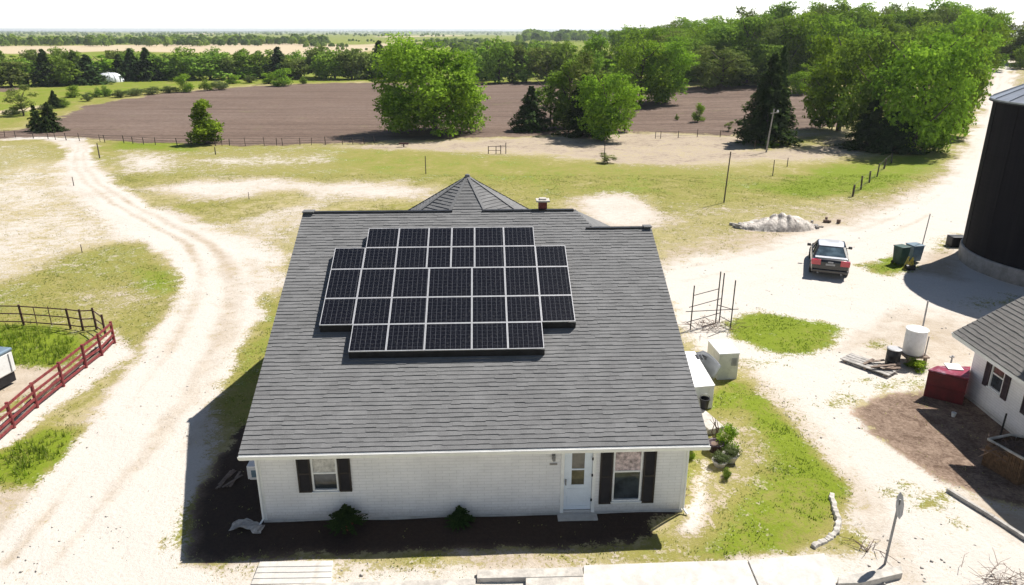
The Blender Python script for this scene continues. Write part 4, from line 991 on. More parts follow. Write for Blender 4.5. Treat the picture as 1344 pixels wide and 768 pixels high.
# ---------------- solar array ----------------
def panel_mat():
    m, nt, b = newmat('solar_cells')
    P = nt.nodes.new('ShaderNodeTexCoord').outputs['Object']; sx = nt.nodes.new('ShaderNodeSeparateXYZ'); nt.links.new(P, sx.inputs[0])
    def grid(ax, pitch, wd):
        f = mth(nt, 'FRACT', mth(nt, 'DIVIDE', sx.outputs[ax], pitch)); return mth(nt, 'LESS_THAN', f, wd)
    g = mth(nt, 'MAXIMUM', grid(0, .158, .075), mth(nt, 'MULTIPLY', grid(1, .158, .055), .45))
    n1 = noise(nt, P, 2.0, 5, .6); n2 = noise(nt, P, 12, 3, .6)
    c = mixc(nt, n1, (.003, .0032, .006), (.009, .0095, .014))
    c = mixc(nt, mth(nt, 'MULTIPLY', g, .8), c, (.085, .088, .10))
    c = mixc(nt, mth(nt, 'MULTIPLY', sstep(nt, n2, .5, .8), .10), c, (.25, .23, .2))
    nt.links.new(c, b.inputs['Base Color']); b.inputs['Roughness'].default_value = .22; b.inputs['Specular IOR Level'].default_value = .25
    return m
M['cells'] = panel_mat(); M['panelframe'] = pmat('silver_panel_frame', (.50, .50, .52), .4, metal=.2, var=.1, bump=0)
ang = math.atan(PT)
arr = thing('solar_array', HL(0, 0, 0), YAW, 'stepped array of black solar panels in silver frames on the grey roof', 'solar panels')
OFF = .17
def slope_pt(u, v, off): return Vector((u, v-off*math.sin(ang), rz_(v)+off*math.cos(ang)))
cols_ = [1.56, 2.63, 3.745, 4.82, 5.65, 6.47, 7.52, 8.62, 9.70]
rows_ = [(7.42, 8.39, [(1, 2), (2, 3), (3, 4), (4, 5), (5, 6), (6, 7)]), (6.42, 7.42, [(0, 1), (1, 2), (2, 3), (3, 4), (4, 5), (5, 6), (6, 7), (7, 8)]),
         (5.14, 6.42, 'w'), (4.06, 5.14, 'w'), (3.04, 4.06, 'x')]
cw = [1.56, 2.61, 3.75, 4.92, 6.38, 7.50, 8.62, 9.70]
for v0, v1, cs in rows_:
    if cs == 'w': sp = [(cw[i], cw[i+1]) for i in range(7)]
    elif cs == 'x': sp = [(cw[i], cw[i+1]) for i in range(1, 6)]
    else: sp = [(cols_[a], cols_[b_]) for a, b_ in cs]
    for u0, u1 in sp:
        pn = bpy.data.objects.new('solar_panel', None); col.objects.link(pn); pn.parent = arr; pn.empty_display_size = .2
        pn.location = slope_pt(u0, v0, OFF)+Vector((0, 0, .13)) ; pn.rotation_euler = (ang, 0, 0)
        wd = u1-u0-.008; ln = (v1-v0)*sl-.008; t = .022
        mb = MB(); mb.box(0, t, 0, ln, -.04, 0); mb.box(wd-t, wd, 0, ln, -.04, 0); mb.box(t, wd-t, 0, t, -.04, 0); mb.box(t, wd-t, ln-t, ln, -.04, 0); mb.build('panel_frame', M['panelframe'], pn)
        mb = MB(); mb.box(t, wd-t, t, ln-t, -.02, -.006); mb.build('cell_sheet', M['cells'], pn)
for edges in ([(2.61, 8.62, 3.04, 3.04)], [(1.56, 2.61, 4.06, 4.06)], [(8.62, 9.70, 4.06, 4.06)], [(1.56, 1.56, 4.06, 7.42)], [(2.61, 2.61, 3.04, 4.06)], [(2.63, 2.63, 7.42, 8.39)]):  # black strips standing in for the shade under the panel edges
    mb = MB()
    for ua, ub, va, vb in edges:
        a, b_ = slope_pt(ua, va, .015), slope_pt(ub, vb, .015); c_, d_ = slope_pt(ub, vb, OFF)+Vector((0, 0, .085)), slope_pt(ua, va, OFF)+Vector((0, 0, .085)); nv = Vector((.012, .012, 0))
        mb.add([a, b_, c_, d_, a+nv, b_+nv, c_+nv, d_+nv], [(0, 1, 2, 3), (7, 6, 5, 4), (0, 4, 5, 1), (1, 5, 6, 2), (2, 6, 7, 3), (3, 7, 4, 0)])
    mb.build('gap_shade_strip', M['blackmetal'], arr)
for v0, v1, a, b_ in ((7.65, 0, 2.63, 8.62), (6.7, 0, 1.56, 9.7), (5.5, 0, 1.56, 9.7), (4.4, 0, 1.56, 9.7), (3.4, 0, 2.61, 8.62), (8.15, 0, 2.63, 8.62), (3.85, 0, 2.61, 8.62)):
    mb = MB(); p = slope_pt(a+.1, v0, OFF)+Vector((0, 0, .08)); q = slope_pt(b_-.1, v0, OFF)+Vector((0, 0, .08)); mb.beam(p, q, .04, .05)
    x = a+.4
    while x < b_: mb.beam(slope_pt(x, v0, .01), slope_pt(x, v0, OFF)+Vector((0, 0, .06)), .04, .04); x += 1.4
    mb.build('mounting_rail', M['blackmetal'], arr)

# ---------------- neighbour's house at the right edge ----------------
NX, NY = 17.78, 25.4
nb = thing('neighbour_house', (NX, NY, 0), math.pi*1.5, 'white neighbouring house with dark shutters at the right edge', 'house')
# local: +x runs along the wall toward the camera, -y is out of the wall (west)... wall face in plane y=0, outward -y
nh = [(1.15, 1.87, 1.02, 2.15), (3.35, 4.15, 1.0, 2.15)]
mb = MB(); wall_panel(mb, 0, 0, 9, -.2, 2.6, nh)
NP = .62; OV = .95; ZE = 2.66; NW = 9.0
ridge_y = NW/2
mb.add([(0, 0, -.2), (0, NW, -.2), (0, NW, 2.6), (0, ridge_y, ZE+NP*(ridge_y+OV)-.1), (0, 0, 2.6)], [(0, 1, 2, 3, 4)])
mb.add([(9, 0, -.2), (9, NW, -.2), (9, NW, 2.6), (9, ridge_y, ZE+NP*(ridge_y+OV)-.1), (9, 0, 2.6)], [(0, 1, 2, 3, 4)])
mb.add([(0, NW, -.2), (9, NW, -.2), (9, NW, 2.6), (0, NW, 2.6)], [(0, 1, 2, 3)])
mb.build('wall', M['brickwhite'], nb)
sl2 = math.sqrt(1+NP*NP); RL = ridge_y+OV
shingles('roof', (-.1, -OV, ZE), (1, 0, 0), (0, 1, NP), lambda s: (.0, 9.6), RL*sl2, M['shingle_b'], nb, e=.19, seed=9)
deck = MB(); addface([(-.1, -OV+.02, ZE-.03), (9.5, -OV+.02, ZE-.03), (9.5, ridge_y, ZE+NP*RL-.03), (-.1, ridge_y, ZE+NP*RL-.03)], .05)
addface([(-.1, NW+OV, ZE), (9.5, NW+OV, ZE), (9.5, ridge_y, ZE+NP*RL), (-.1, ridge_y, ZE+NP*RL)], .05); deck.build('rear_roof', M['shingle_b'], nb)
mb = MB(); mb.box(-.1, 9.5, -OV-.0, -OV+.03, ZE-.17, ZE-.025); mb.box(-.1, 9.5, -OV+.031, .02, ZE-.13, ZE-.10); mb.beam((-.115, -OV, ZE-.1), (-.115, ridge_y, ZE+NP*RL-.1), .03, .15); mb.build('fascia', M['trim'], nb)
window(nb, *nh[0], 0, M['glass'], M['glass_warm'], M['trim'], 1.6); window(nb, *nh[1], 0, M['glass'], M['curtain'], M['trim'], 1.6)
for a, b_ in ((.83, 1.12), (1.90, 2.20), (3.0, 3.32), (4.18, 4.5)): shutter(nb, a, b_, .95, 2.2, 0, M['shutter_brown'])
mb = MB(); mb.box(0, 9, -.03, -.004, -.2, .1); mb.build('foundation', M['concrete'], nb)
# unseen taller wing, added out of view to cast a shadow notch
mb = MB(); mb.box(2.8, 9.4, .2, 8, 2.4, 5.1); mb.build('shadow_wing_wall', M['brickwhite'], nb)
deck = MB(); addface([(2.5, -.48, 5.0), (9.6, -.48, 5.0), (9.6, 4, 6.5), (2.5, 4, 6.5)], .1); addface([(2.5, 8.5, 5.0), (9.6, 8.5, 5.0), (9.6, 4, 6.5), (2.5, 4, 6.5)], .1); deck.build('shadow_wing_roof', M['shingle_b'], nb)

# ---------------- silo ----------------
SC = Vector((33.65, 41.4)); SR = 5.85; SH = 9.75; szg = float(terr(SC.x, SC.y))
M['footing'] = pmat('grey_footing', (.26, .25, .24), .92, var=.25, scale=1.2, bump=.3, dirt=(.15, .13, .11), dirt_amt=.6)
silo = thing('silo', (SC.x, SC.y, szg), 0, 'big black round silo with pale cone roof and concrete footing', 'silo')
prof = []
z = .85
while z < SH: prof.append((SR+.006*math.sin(z*24), z)); z += .065
m, nt, b = newmat('black_silo_steel'); P = nt.nodes.new('ShaderNodeTexCoord').outputs['Object']
n1 = noise(nt, P, .5, 5, .6); mp_ = N(nt, 'ShaderNodeMapping'); mp_.inputs['Scale'].default_value = (3, 3, .12); nt.links.new(P, mp_.inputs[0]); n2 = noise(nt, mp_.outputs[0], 1.5, 5, .6)
nt.links.new(mixc(nt, mth(nt, 'MULTIPLY', sstep(nt, n2, .4, .75), .3), mixc(nt, n1, (.006, .0055, .008), (.011, .010, .013)), (.022, .02, .022)), b.inputs['Base Color']); b.inputs['Roughness'].default_value = .75; M['silo'] = m
b.inputs['Specular IOR Level'].default_value = .06
mb = MB(); mb.lathe(prof, 96); bd = mb.build('body', M['silo'], silo, True)
mb = MB(); mb.lathe([(SR+.12, -.6), (SR+.12, .82), (SR+.05, .9), (SR-.2, .9)], 96); mb.build('footing', M['footing'], silo, True)
mb = MB(); rp = [(SR+.22, SH-.05), (SR+.22, SH+.03), (SR*.5, SH+1.55), (.7, SH+2.6), (.7, SH+2.75), (.1, SH+2.9)]; mb.lathe(rp, 48); rf = mb.build('roof', M['galv'], silo)
mb = MB()
for k in range(24):
    a = k*2*math.pi/24; mb.beam(((SR+.2)*math.cos(a), (SR+.2)*math.sin(a), SH+.06), (.75*math.cos(a), .75*math.sin(a), SH+2.62), .05, .06)
mb.build('roof_rib', M['galv'], silo)
mb = MB()
for k in range(16):
    a = k*2*math.pi/16+.1; mb.beam(((SR+.03)*math.cos(a), (SR+.03)*math.sin(a), .9), ((SR+.03)*math.cos(a), (SR+.03)*math.sin(a), SH), .03, .015)
mb.build('stiffener', M['silo'], silo)
mb = MB(); mb.lathe([(SR+.25, SH-.12), (SR+.25, SH-.06), (SR+.03, SH-.06), (SR+.03, SH-.12)], 96); mb.build('rim', M['blackmetal'], silo)
# ---------------- the parked car ----------------
def car_paint(name, c):
    m, nt, b = newmat(name); P = nt.nodes.new('ShaderNodeTexCoord').outputs['Object']
    n1 = noise(nt, P, 1.5, 5, .6); low = nt.nodes.new('ShaderNodeSeparateXYZ'); nt.links.new(P, low.inputs[0])
    dust = mth(nt, 'MULTIPLY', sstep(nt, mth(nt, 'MULTIPLY_ADD', n1, .4, mth(nt, 'MULTIPLY', low.outputs[2], -1)), -.45, .1), .12)
    nt.links.new(mixc(nt, dust, c, (.3, .27, .23)), b.inputs['Base Color']); b.inputs['Metallic'].default_value = 0; b.inputs['Roughness'].default_value = .28
    b.inputs['Coat Weight'].default_value = .5; b.inputs['Coat Roughness'].default_value = .05
    return m
M['carpaint'] = car_paint('dark_car_paint', (.005, .0045, .006))
M['carroof_glare'] = car_paint('painted_roof_glare', (.62, .63, .68))  # pale colour stands in for sky glare on the dark roof and boot
M['carglass'] = glassmat('car_glass', (.04, .06, .075), .04)
M['taillight'] = pmat('tail_light_red', (.45, .02, .04), .2, var=.2, bump=0, coat=1)
M['plate'] = pmat('plate_white', (.3, .3, .3), .5, var=.1, bump=0)
def loft(secs, close=True):
    mb = MB(); n = len(secs[0]); vs = [p for s in secs for p in s]
    fs = [(i*n+k, i*n+(k+1) % n, (i+1)*n+(k+1) % n, (i+1)*n+k) for i in range(len(secs)-1) for k in range(n)]
    fs += [tuple(range(n)), tuple(range((len(secs)-1)*n, len(secs)*n))]; return mb.add(vs, fs)
def make_car():
    cp = at(1090, 362); t = thing('parked_car', (cp.x+.55, cp.y+1.8, float(terr(cp.x, cp.y+2))), R(-21), 'black sedan with painted roof glare and red tail lights parked on the white gravel yard', 'car'); t.scale = (1.14, 1.05, 1.08)
    def sec(y, w, z0, zs, zt):   # lower-body section, full ring
        h = [(0, zt), (w*.6, zt-.005), (w*.88, zt-.03), (w*.97, zs), (w, zs-.22), (w*.985, z0+.18), (w*.9, z0), (0, z0)]
        return [(x, y, z) for x, z in h]+[(-x, y, z) for x, z in h[-2:0:-1]]
    S = [sec(-2.36, .78, .42, .80, .86), sec(-2.33, .86, .30, .86, .98), sec(-2.18, .90, .24, .92, 1.06), sec(-1.7, .92, .2, .93, 1.05), sec(-1.2, .92, .2, .93, 1.0), sec(0, .92, .2, .9, .96), sec(1.0, .92, .2, .88, .97), sec(1.6, .91, .2, .84, .92), sec(2.1, .88, .24, .74, .8), sec(2.34, .78, .3, .6, .66), sec(2.38, .66, .38, .52, .56)]
    b = loft(S).build('body', M['carpaint'], t, True); md = b.modifiers.new('sub', 'SUBSURF'); md.levels = 1; md.render_levels = 2
    def cs(y, w, z, wt):
        return [(w, y, z), (-w, y, z), (-wt, y, z+.0), (wt, y, z+.0)]
    # glasshouse: lower ring and upper ring
    low = [(.80, -1.75, .98), (.82, -.9, .95), (.82, .4, .93), (.78, 1.15, .93)]; up = [(.60, -.98, 1.42), (.63, -.5, 1.46), (.63, .1, 1.46), (.58, .38, 1.42)]
    L1 = low+[(-x, y, z) for x, y, z in low[::-1]]; U1_ = up+[(-x, y, z) for x, y, z in up[::-1]]
    mb = MB(); n = 8; mb.add(L1+U1_, [(k, (k+1) % n, n+(k+1) % n, n+k) for k in range(n)]); mb.build('window_glass', M['carglass'], t)
    # roof skin and pillars
    mb = MB(); up2 = [(x*1.03, y*1.02, z+.006) for x, y, z in U1_]; ctr = [(x*.6, y*.85, 1.49) for x, y, z in U1_]
    mb.add(up2+ctr, [(k, (k+1) % n, n+(k+1) % n, n+k) for k in range(n)]+[tuple(range(n, 2*n))]); mb.build('roof', M['carroof_glare'], t, True)
    mb = MB()
    for s in (1, -1):
        for a, b_, w_ in (((.80, -1.75, .98), (.61, -.98, 1.42), .11), ((.83, -.75, .95), (.635, -.45, 1.46), .06), ((.83, .25, .94), (.635, .02, 1.46), .05), ((.78, 1.15, .93), (.585, .38, 1.42), .06)):
            mb.beam((a[0]*s, a[1], a[2]), (b_[0]*s, b_[1], b_[2]), w_, .04)
        mb.beam((.61*s, -.98, 1.425), (.635*s, -.5, 1.465), .05, .04); mb.beam((.635*s, -.5, 1.465), (.635*s, .1, 1.465), .05, .04); mb.beam((.635*s, .1, 1.465), (.585*s, .38, 1.425), .05, .04)
    mb.beam((-.6, -.985, 1.425), (.6, -.985, 1.425), .04, .03)
    mb.build('pillar', M['carpaint'], t)
    mb = MB(); mb.box(-.74, .74, -2.12, -1.78, 1.052, 1.066); mb.build('trunk_lid', M['carroof_glare'], t, bevel=.01)
    for s in (1, -1):
        tl_ = MB(); x0, x1 = sorted((.46*s, .90*s)); tl_.box(x0, x1, -2.385, -2.18, .72, 1.0); x0, x1 = sorted((.885*s, .915*s)); tl_.box(x0, x1, -2.30, -1.98, .80, .96); tl_.build('tail_light', M['taillight'], t, bevel=.03)
        mr = MB(); x0, x1 = sorted((.93*s, 1.12*s)); mr.box(x0, x1, .62, .74, .93, 1.07); x0, x1 = sorted((.80*s, .94*s)); mr.box(x0, x1, .66, .71, .94, .98); mr.build('mirror', M['carpaint'], t, bevel=.02)
        for y in (-1.42, 1.42):
            w_ = MB(); w_.lathe([(.24, -.11), (.33, -.10), (.345, -.05), (.345, .05), (.33, .10), (.24, .11)], 28); wo = w_.build('wheel', M['rubber'], t, True); wo.rotation_euler = (0, math.pi/2, 0); wo.location = (.83*s, y, .335)
            r_ = MB(); r_.lathe([(.23, -.10*1), (.23, .112), (.05, .10)], 20)
            for k in range(5):
                a = k*1.2566; r_.beam((.04*math.cos(a), .04*math.sin(a), .11*s), (.22*math.cos(a), .22*math.sin(a), .118*s), .05, .02)
            r_.build('rim', M['greymetal'], wo)
    mb = MB(); mb.box(-.86, .86, -2.43, -2.2, .30, .50); mb.build('bumper', M['carpaint'], t, bevel=.05)
    mb = MB(); mb.box(-.22, .22, -2.385, -2.37, .72, .82); mb.build('number_plate', M['plate'], t)
    mb = MB(); mb.box(-.12, .12, -2.395, -2.37, .86, .93); mb.build('trunk_badge', M['greymetal'], t)
    mb = MB()
    for s in (1, -1): mb.tube([(.55*s, -2.44, .3), (.55*s, -2.2, .3)], .04, 10)
    mb.build('exhaust', M['greymetal'], t)
make_car()

# ---------------- corral fences on the left ----------------
def rail_fence(name, label, pts, H, mat, n_rails, railmat, rail_r=.035, pr=.06, group=None, sag=0, boards=False):
    t = thing(name, pts[0], 0, label, 'fence', group); o0 = Vector(pts[0]); r = random.Random(len(pts))
    P = [Vector(p)-o0 for p in pts]
    for p in P:
        mb = MB(); lean = Vector((r.uniform(-.04, .04), r.uniform(-.04, .04), 0)); mb.tube([p-Vector((0, 0, .3)), p+lean+Vector((0, 0, H*(1+.06*r.random())))], pr, 8, pr*.9); mb.build('post', mat, t)
    for k in range(n_rails):
        z = H*(.94-.78*k/max(1, n_rails-1)) if n_rails > 1 else H*.9
        mb = MB(); off = [Vector((0, 0, z+r.uniform(-.02, .02)-sag*r.random()*(k > 0))) for _ in P]
        for i in range(len(P)-1):
            if boards: mb.beam(P[i]+off[i], P[i+1]+off[i+1], .04, .10)
            else: mb.tube([P[i]+off[i], (P[i]+off[i]+P[i+1]+off[i+1])/2-Vector((0, 0, sag*.3*r.random())), P[i+1]+off[i+1]], rail_r, 6)
        mb.build('rail', railmat, t)
    return t
bf = [(-62, 425.5), (-30, 425.5), (31.5, 426.5), (93, 431.6), (109, 433.5), (127, 432.5), (139, 442)]
bt = rail_fence('corral_fence', 'dark brown pipe corral fence behind the weeds at the left edge', [at(x, y) for x, y in bf], 1.05, M['rust'], 3, M['rust'], .028, .055)
mb = MB()
for x in (49, 68): 
    p = at(x, 427)-bt.location; mb.tube([p, p+Vector((0, 0, .98))], .02, 6)
mb.build('stay', M['rust'], bt)
rf_ = [(150.5, 450.5), (134, 467), (113, 482.6), (83.5, 507.5), (49, 535.6), (19, 562), (-14, 592), (-50, 624)]
rt = rail_fence('corral_fence', 'red painted corral fence running down to the lower left edge', [at(x, y) for x, y in rf_], 1.05, M['redpaint'], 4, M['redpaint'], .03, .07, boards=True, sag=.05)
mb = MB(); rr = random.Random(4)
for i in range(len(rf_)-1):
    a = at(*rf_[i])-rt.location; b_ = at(*rf_[i+1])-rt.location
    for q in range(3): mb.beam(a+Vector((-.25+.1*q, .1, .1+.25*rr.random())), b_+Vector((-.25+.1*q, .1, .05+.3*rr.random())), .05, .07)
mb.build('fallen_board', M['oldwood'], rt)

# white trailer poking in at the left edge
tp = at(17, 520); t = thing('trailer', (tp.x-.75, tp.y+.2, 0), R(170), 'white enclosed trailer with dark skirt cut off by the left edge', 'trailer')
# local +x runs away to the left out of frame; rear face at x=0
mb = MB(); mb.box(0, 5.5, -1.1, 1.1, .5, 1.38); mb.build('body', M['white'], t, bevel=.05)
mb = MB(); mb.box(-.03, 5.53, -1.13, 1.13, 1.38, 1.52); mb.build('roof', M['bluefade'], t, bevel=.05)
mb = MB(); mb.box(.05, 5.4, -1.02, 1.02, .1, .5); mb.build('skirt', M['blackmetal'], t)
for y in (-1.04, 1.04):
    mb = MB(); mb.tube([(2.8, y-.08, .3), (2.8, y+.08, .3)], .3, 18); mb.build('wheel', M['rubber'], t)
for y in (-.9, -.02, .86): mb = MB(); mb.box(-.02, -.005, y, y+.04, .55, 1.33); mb.build('door_trim', M['greymetal'], t)

# ---------------- beside the house, right wall ----------------
def quad_box(name, label, cat, top, zt, mat, parts=None, z0=0):
    """a cabinet whose four top corners are surveyed"""
    T_ = [at(x, y, zt) for x, y in top]; c = sum(T_, Vector())/4
    t = thing(name, (c.x, c.y, z0), 0, label, cat)
    T_ = [Vector((p.x-c.x, p.y-c.y, zt)) for p in T_]
    mb = MB(); mb.add([(p.x*.97, p.y*.97, 0) for p in T_]+[(p.x*.97, p.y*.97, zt-.06) for p in T_], [(0, 1, 2, 3), (4, 5, 6, 7)]+[(i, (i+1) % 4, 4+(i+1) % 4, 4+i) for i in range(4)])
    mb.build('body', mat, t, bevel=.015)
    mb = MB(); mb.add([(p.x, p.y, zt-.058) for p in T_]+[(p.x, p.y, zt) for p in T_], [(0, 1, 2, 3), (4, 5, 6, 7)]+[(i, (i+1) % 4, 4+(i+1) % 4, 4+i) for i in range(4)])
    mb.build('lid', M['white'] if not parts else parts, t, bevel=.01)
    return t, T_
cb, Tc = quad_box('chest_freezer', 'square pale metal cabinet with white lid standing in the yard beside the house', 'cabinet', [(929, 446), (957, 444.8), (971.5, 463.4), (944.7, 464.5)], 1.2, M['beige'])
mb = MB(); a, b_ = Tc[3]*.975, Tc[2]*.975; d_ = (b_-a).normalized(); nn_ = Vector((d_.y, -d_.x, 0))
for k in range(7):
    z = .95-.05*k; q0 = a+d_*((b_-a).length*.62)+nn_*.02; q1 = a+d_*((b_-a).length*.9)+nn_*.02; mb.beam((q0.x, q0.y, z), (q1.x, q1.y, z), .012, .02)
mb.build('louvre', M['greymetal'], cb)
wb, Tw = quad_box('storage_bench', 'long white storage box with flat lid along the right wall of the house', 'storage box', [(897, 461), (912, 461), (938.8, 505.8), (908, 508.5)], 1.0, M['white'])
# grey bent sheet leaning between the two boxes
A_ = [at(909.5, 462.5, .9), at(922.5, 463, 1.05), at(946, 484, .95), at(936, 498, .35)]
c = sum(A_, Vector())/4; t = thing('bent_sheet', (c.x, c.y, 0), 0, 'grey curled metal sheet leaning between the white box and the pale cabinet', 'metal sheet')
V = []; nu, nv = 8, 10
for i in range(nu+1):
    for j in range(nv+1):
        u_, v_ = i/nu, j/nv; p = A_[0].lerp(A_[1], u_).lerp(A_[3].lerp(A_[2], u_), v_)-Vector((c.x, c.y, 0)); p.z += .12*math.sin(v_*3.1)*(u_-.3)+.10*u_*u_ - .25*(1-u_)*math.sin(v_*3.14)*.5; V.append(p)
Fq = [(i*(nv+1)+j, i*(nv+1)+j+1, (i+1)*(nv+1)+j+1, (i+1)*(nv+1)+j) for i in range(nu) for j in range(nv)]
o = mesh_obj('sheet', V, Fq, M['galv'], t, True); md = o.modifiers.new('thick', 'SOLIDIFY'); md.thickness = .02
mb = MB(); p = at(918, 468, 1.0)-Vector((c.x, c.y, 0))
for k in range(3): mb.box(p.x-.15+.15*k, p.x-.07+.15*k, p.y-.25, p.y+.15, .98, 1.02)
mb.build('clamp', M['blackmetal'], t)
# stacked pale slabs with a black bucket next to the house corner
p = at(925, 556); t = thing('paving_slab_stack', (p.x, p.y, 0), R(12), 'pale slabs leaning in a low stack against the right wall', 'slabs')
for k in range(3):
    mb = MB(); mb.box(-.32, .32, -.75, .75, .08*k, .08*k+.07, Matrix.Rotation(R(3*k), 4, 'Z')); mb.build('slab', M['stone'], t, bevel=.01)
p = at(924, 545); t = thing('bucket', (p.x, p.y+.1, .25), 0, 'black bucket standing on the pale slabs below the white box', 'bucket')
mb = MB(); mb.lathe([(.13, 0), (.18, .36), (.2, .38), (.2, .41), (.16, .41), (.12, .04)], 18); mb.build('body', M['blackmetal'], t); mb = MB(); mb.tube([(.19*math.cos(a), .05, .4+.16*math.sin(a)) for a in np.linspace(0, math.pi, 9)], .008, 5); mb.build('handle', M['greymetal'], t)
# corner garden
tree_px('shrub_b', 950, 590, 556, 32, 'yellow green shrub at the right corner of the house', name='bush', cat='bush')
tree_px('shrub_b', 908, 602, 586, 14, 'small light green plant in the shade of the house corner', name='bush', cat='bush')
tree_px('shrub', 952, 628, 612, 16, 'small dark green plant at the foot of the white corner pots', name='bush', cat='bush')
def pot(name, label, p, r, h, mat, plant=None):
    t = thing(name, (p.x, p.y, p.z), 0, label, 'plant pot')
    mb = MB(); mb.lathe([(r*.65, 0), (r*.95, h*.7), (r, h*.86), (r*1.1, h*.87), (r*1.1, h), (r*.9, h), (r*.85, h*.85)], 20); mb.build('pot', mat, t, True)
    mb = MB(); mb.lathe([(r*.88, h*.8), (r*.5, h*.86), (.01, h*.9)], 14); mb.build('soil', M['twig'], t)
    if plant:
        pl_ = tree(plant[0], Vector(p)+Vector((0, 0, h*.7)), plant[1], plant[2], None, None); bpy.data.objects.remove(pl_.children[1]); o = pl_.children[0]; o.name = 'foliage'
        mw = Matrix.Translation((0, 0, h*.75)) @ Matrix.Diagonal((*pl_.scale, 1)); o.parent = t; o.matrix_local = mw; bpy.data.objects.remove(pl_)
    return t
pot('flower_pot', 'dark brown rounded pot at the house corner below the gutter end', at(938, 592), .27, .34, M['brownpot'])
pot('flower_pot', 'pale stone pot with a grey green plant, rightmost at the house corner', at(958, 606), .25, .30, M['stone'], ('shrub_g', .4, .6))
pot('flower_pot', 'pale low pot with drooping plant in front of the dark brown pot', at(944, 612), .24, .24, M['stone'], ('shrub_g', .35, .6))
pot('flower_pot', 'terracotta pot with dark spiky plant under the small window', at(455, 693.5), .21, .24, M['terracotta'], ('cedar', .62, 1.0))
tree_px('cedar', 604, 686, 664, 36, 'low dark bush against the middle of the front wall', name='bush', cat='bush')
# driftwood and stones
mb = MB(); p0 = at(938, 580); rr = random.Random(2)
for k in range(5): mb.tube([(0, 0, 0), (rr.uniform(-.15, .15), rr.uniform(-.1, .1), .4), (rr.uniform(-.3, .3), rr.uniform(-.2, .3), .75+.2*rr.random())], .03, 6, .008)
o = mb.build('dead_plant', M['twig']); o.location = (p0.x, p0.y+.1, 0); tag(o, 'bare brown stems sticking up behind the dark brown pot', 'dead plant')

# left side of the house
p = HL(U0, 2.0, 0); t = thing('window_hood', (0, 0, 0), 0)
bpy.data.objects.remove(t)
mb = MB(); mb.box(-.42, -.004+.3, 1.55, 2.25, 1.12, 1.20); mb.box(-.42, -.38, 1.55, 2.25, .75, 1.12); mb.box(-.38, .29, 1.55, 1.59, .75, 1.12); mb.box(-.38, .29, 2.21, 2.25, .75, 1.12)
mb.box(-.38, .29, 1.59, 2.21, .70, .75); ac = mb.build('air_conditioner', M['tank'], house, bevel=.01)
mb = MB(); mb.box(-.30, .2, 1.535, 1.549, .82, 1.06); mb.box(-.437, -.421, 1.62, 2.18, .82, 1.06); mb.build('grille', M['blue'], ac)
p = at(325, 694); V = []; rr = random.Random(8)
for i in range(9):
    for j in range(5): V.append((.12*i-.5+.05*rr.random(), .1*j-.2+.04*rr.random()+.12*math.sin(i*.6), .03+.10*rr.random()))
o = mesh_obj('plastic_sheet', V, [(i*5+j, i*5+j+1, (i+1)*5+j+1, (i+1)*5+j) for i in range(8) for j in range(4)], M['tarp']); o.location = p; md = o.modifiers.new('thick', 'SOLIDIFY'); md.thickness = .01; tag(o, 'crumpled pale plastic sheet in the shade by the left front corner', 'plastic sheet')
p = at(303, 632); mb = MB(); rr = random.Random(12)
for k in range(6): mb.beam((rr.uniform(-.3, .3), rr.uniform(-.6, -.2), .03+.012*k), (rr.uniform(-.2, .4), rr.uniform(.2, .6), .04+.012*k), .07, .02)
o = mb.build('scrap_boards', M['oldwood']); o.location = p; tag(o, 'loose heap of grey scrap boards in the shade left of the house', 'scrap wood')

# ---------------- pipe frame and brush behind the house ----------------
c = at(932, 432); t = thing('pipe_frame', c, 0, 'thin dark pipe frame with crossbars standing beyond the pale cabinet', 'pipe frame')
pf = [((906, 433), 375.5), ((939, 424), 357), ((944, 422.5), 359), ((958.5, 431), 368.5)]; pb = []
for (bx, by), ty in pf:
    b0 = at(bx, by); H = height_to(b0, ty); pb.append((b0-c, H)); mb = MB(); mb.tube([b0-c, b0-c+Vector((.02, .05, H))], .03, 7); mb.build('upright', M['blackmetal'], t)
def frm(i, z): return pb[i][0]+Vector((0, 0, z))
mb = MB()
for i, j, z, ex in ((0, 3, .95, .3), (0, 1, 1.2, .2), (0, 1, .45, .3), (1, 3, .95, 0), (0, 1, 1.75, 0), (2, 3, .3, 0)):
    a, b_ = frm(i, z), frm(j, z+.03); d_ = (b_-a).normalized()*ex; mb.tube([a-d_, b_+d_], .018, 6)
mb.build('crossbar', M['blackmetal'], t)
def brush(label, p, rx, ry, n, seed, hgt=.35, name='brush_pile', rad=.012):
    r = random.Random(seed); mb = MB()
    for k in range(n):
        a = r.random()*6.28; x, y = r.gauss(0, rx*.4), r.gauss(0, ry*.4); l = r.uniform(.3, .9); z = r.random()*hgt*.6
        mb.tube([(x, y, z), (x+l*.5*math.cos(a), y+l*.5*math.sin(a), z+.06+.1*r.random()), (x+l*math.cos(a), y+l*math.sin(a)*.8, max(.0, z+r.uniform(-.1, .25)))], rad, 5, rad*.4)
    o = mb.build(name, M['twig']); o.location = p; return tag(o, label, 'brush')
brush('tangle of dry sticks lying under the dark pipe frame', at(933, 431), 1.6, 1.0, 70, 3, .4)
brush('bare twiggy bush in the bottom right corner', at(1318, 770), 1.0, .6, 60, 5, .5, rad=.008)
brush('pile of dry branches at the field edge under the gate frame posts', at(985, 175), 3, 1.5, 0+30, 7, .5)
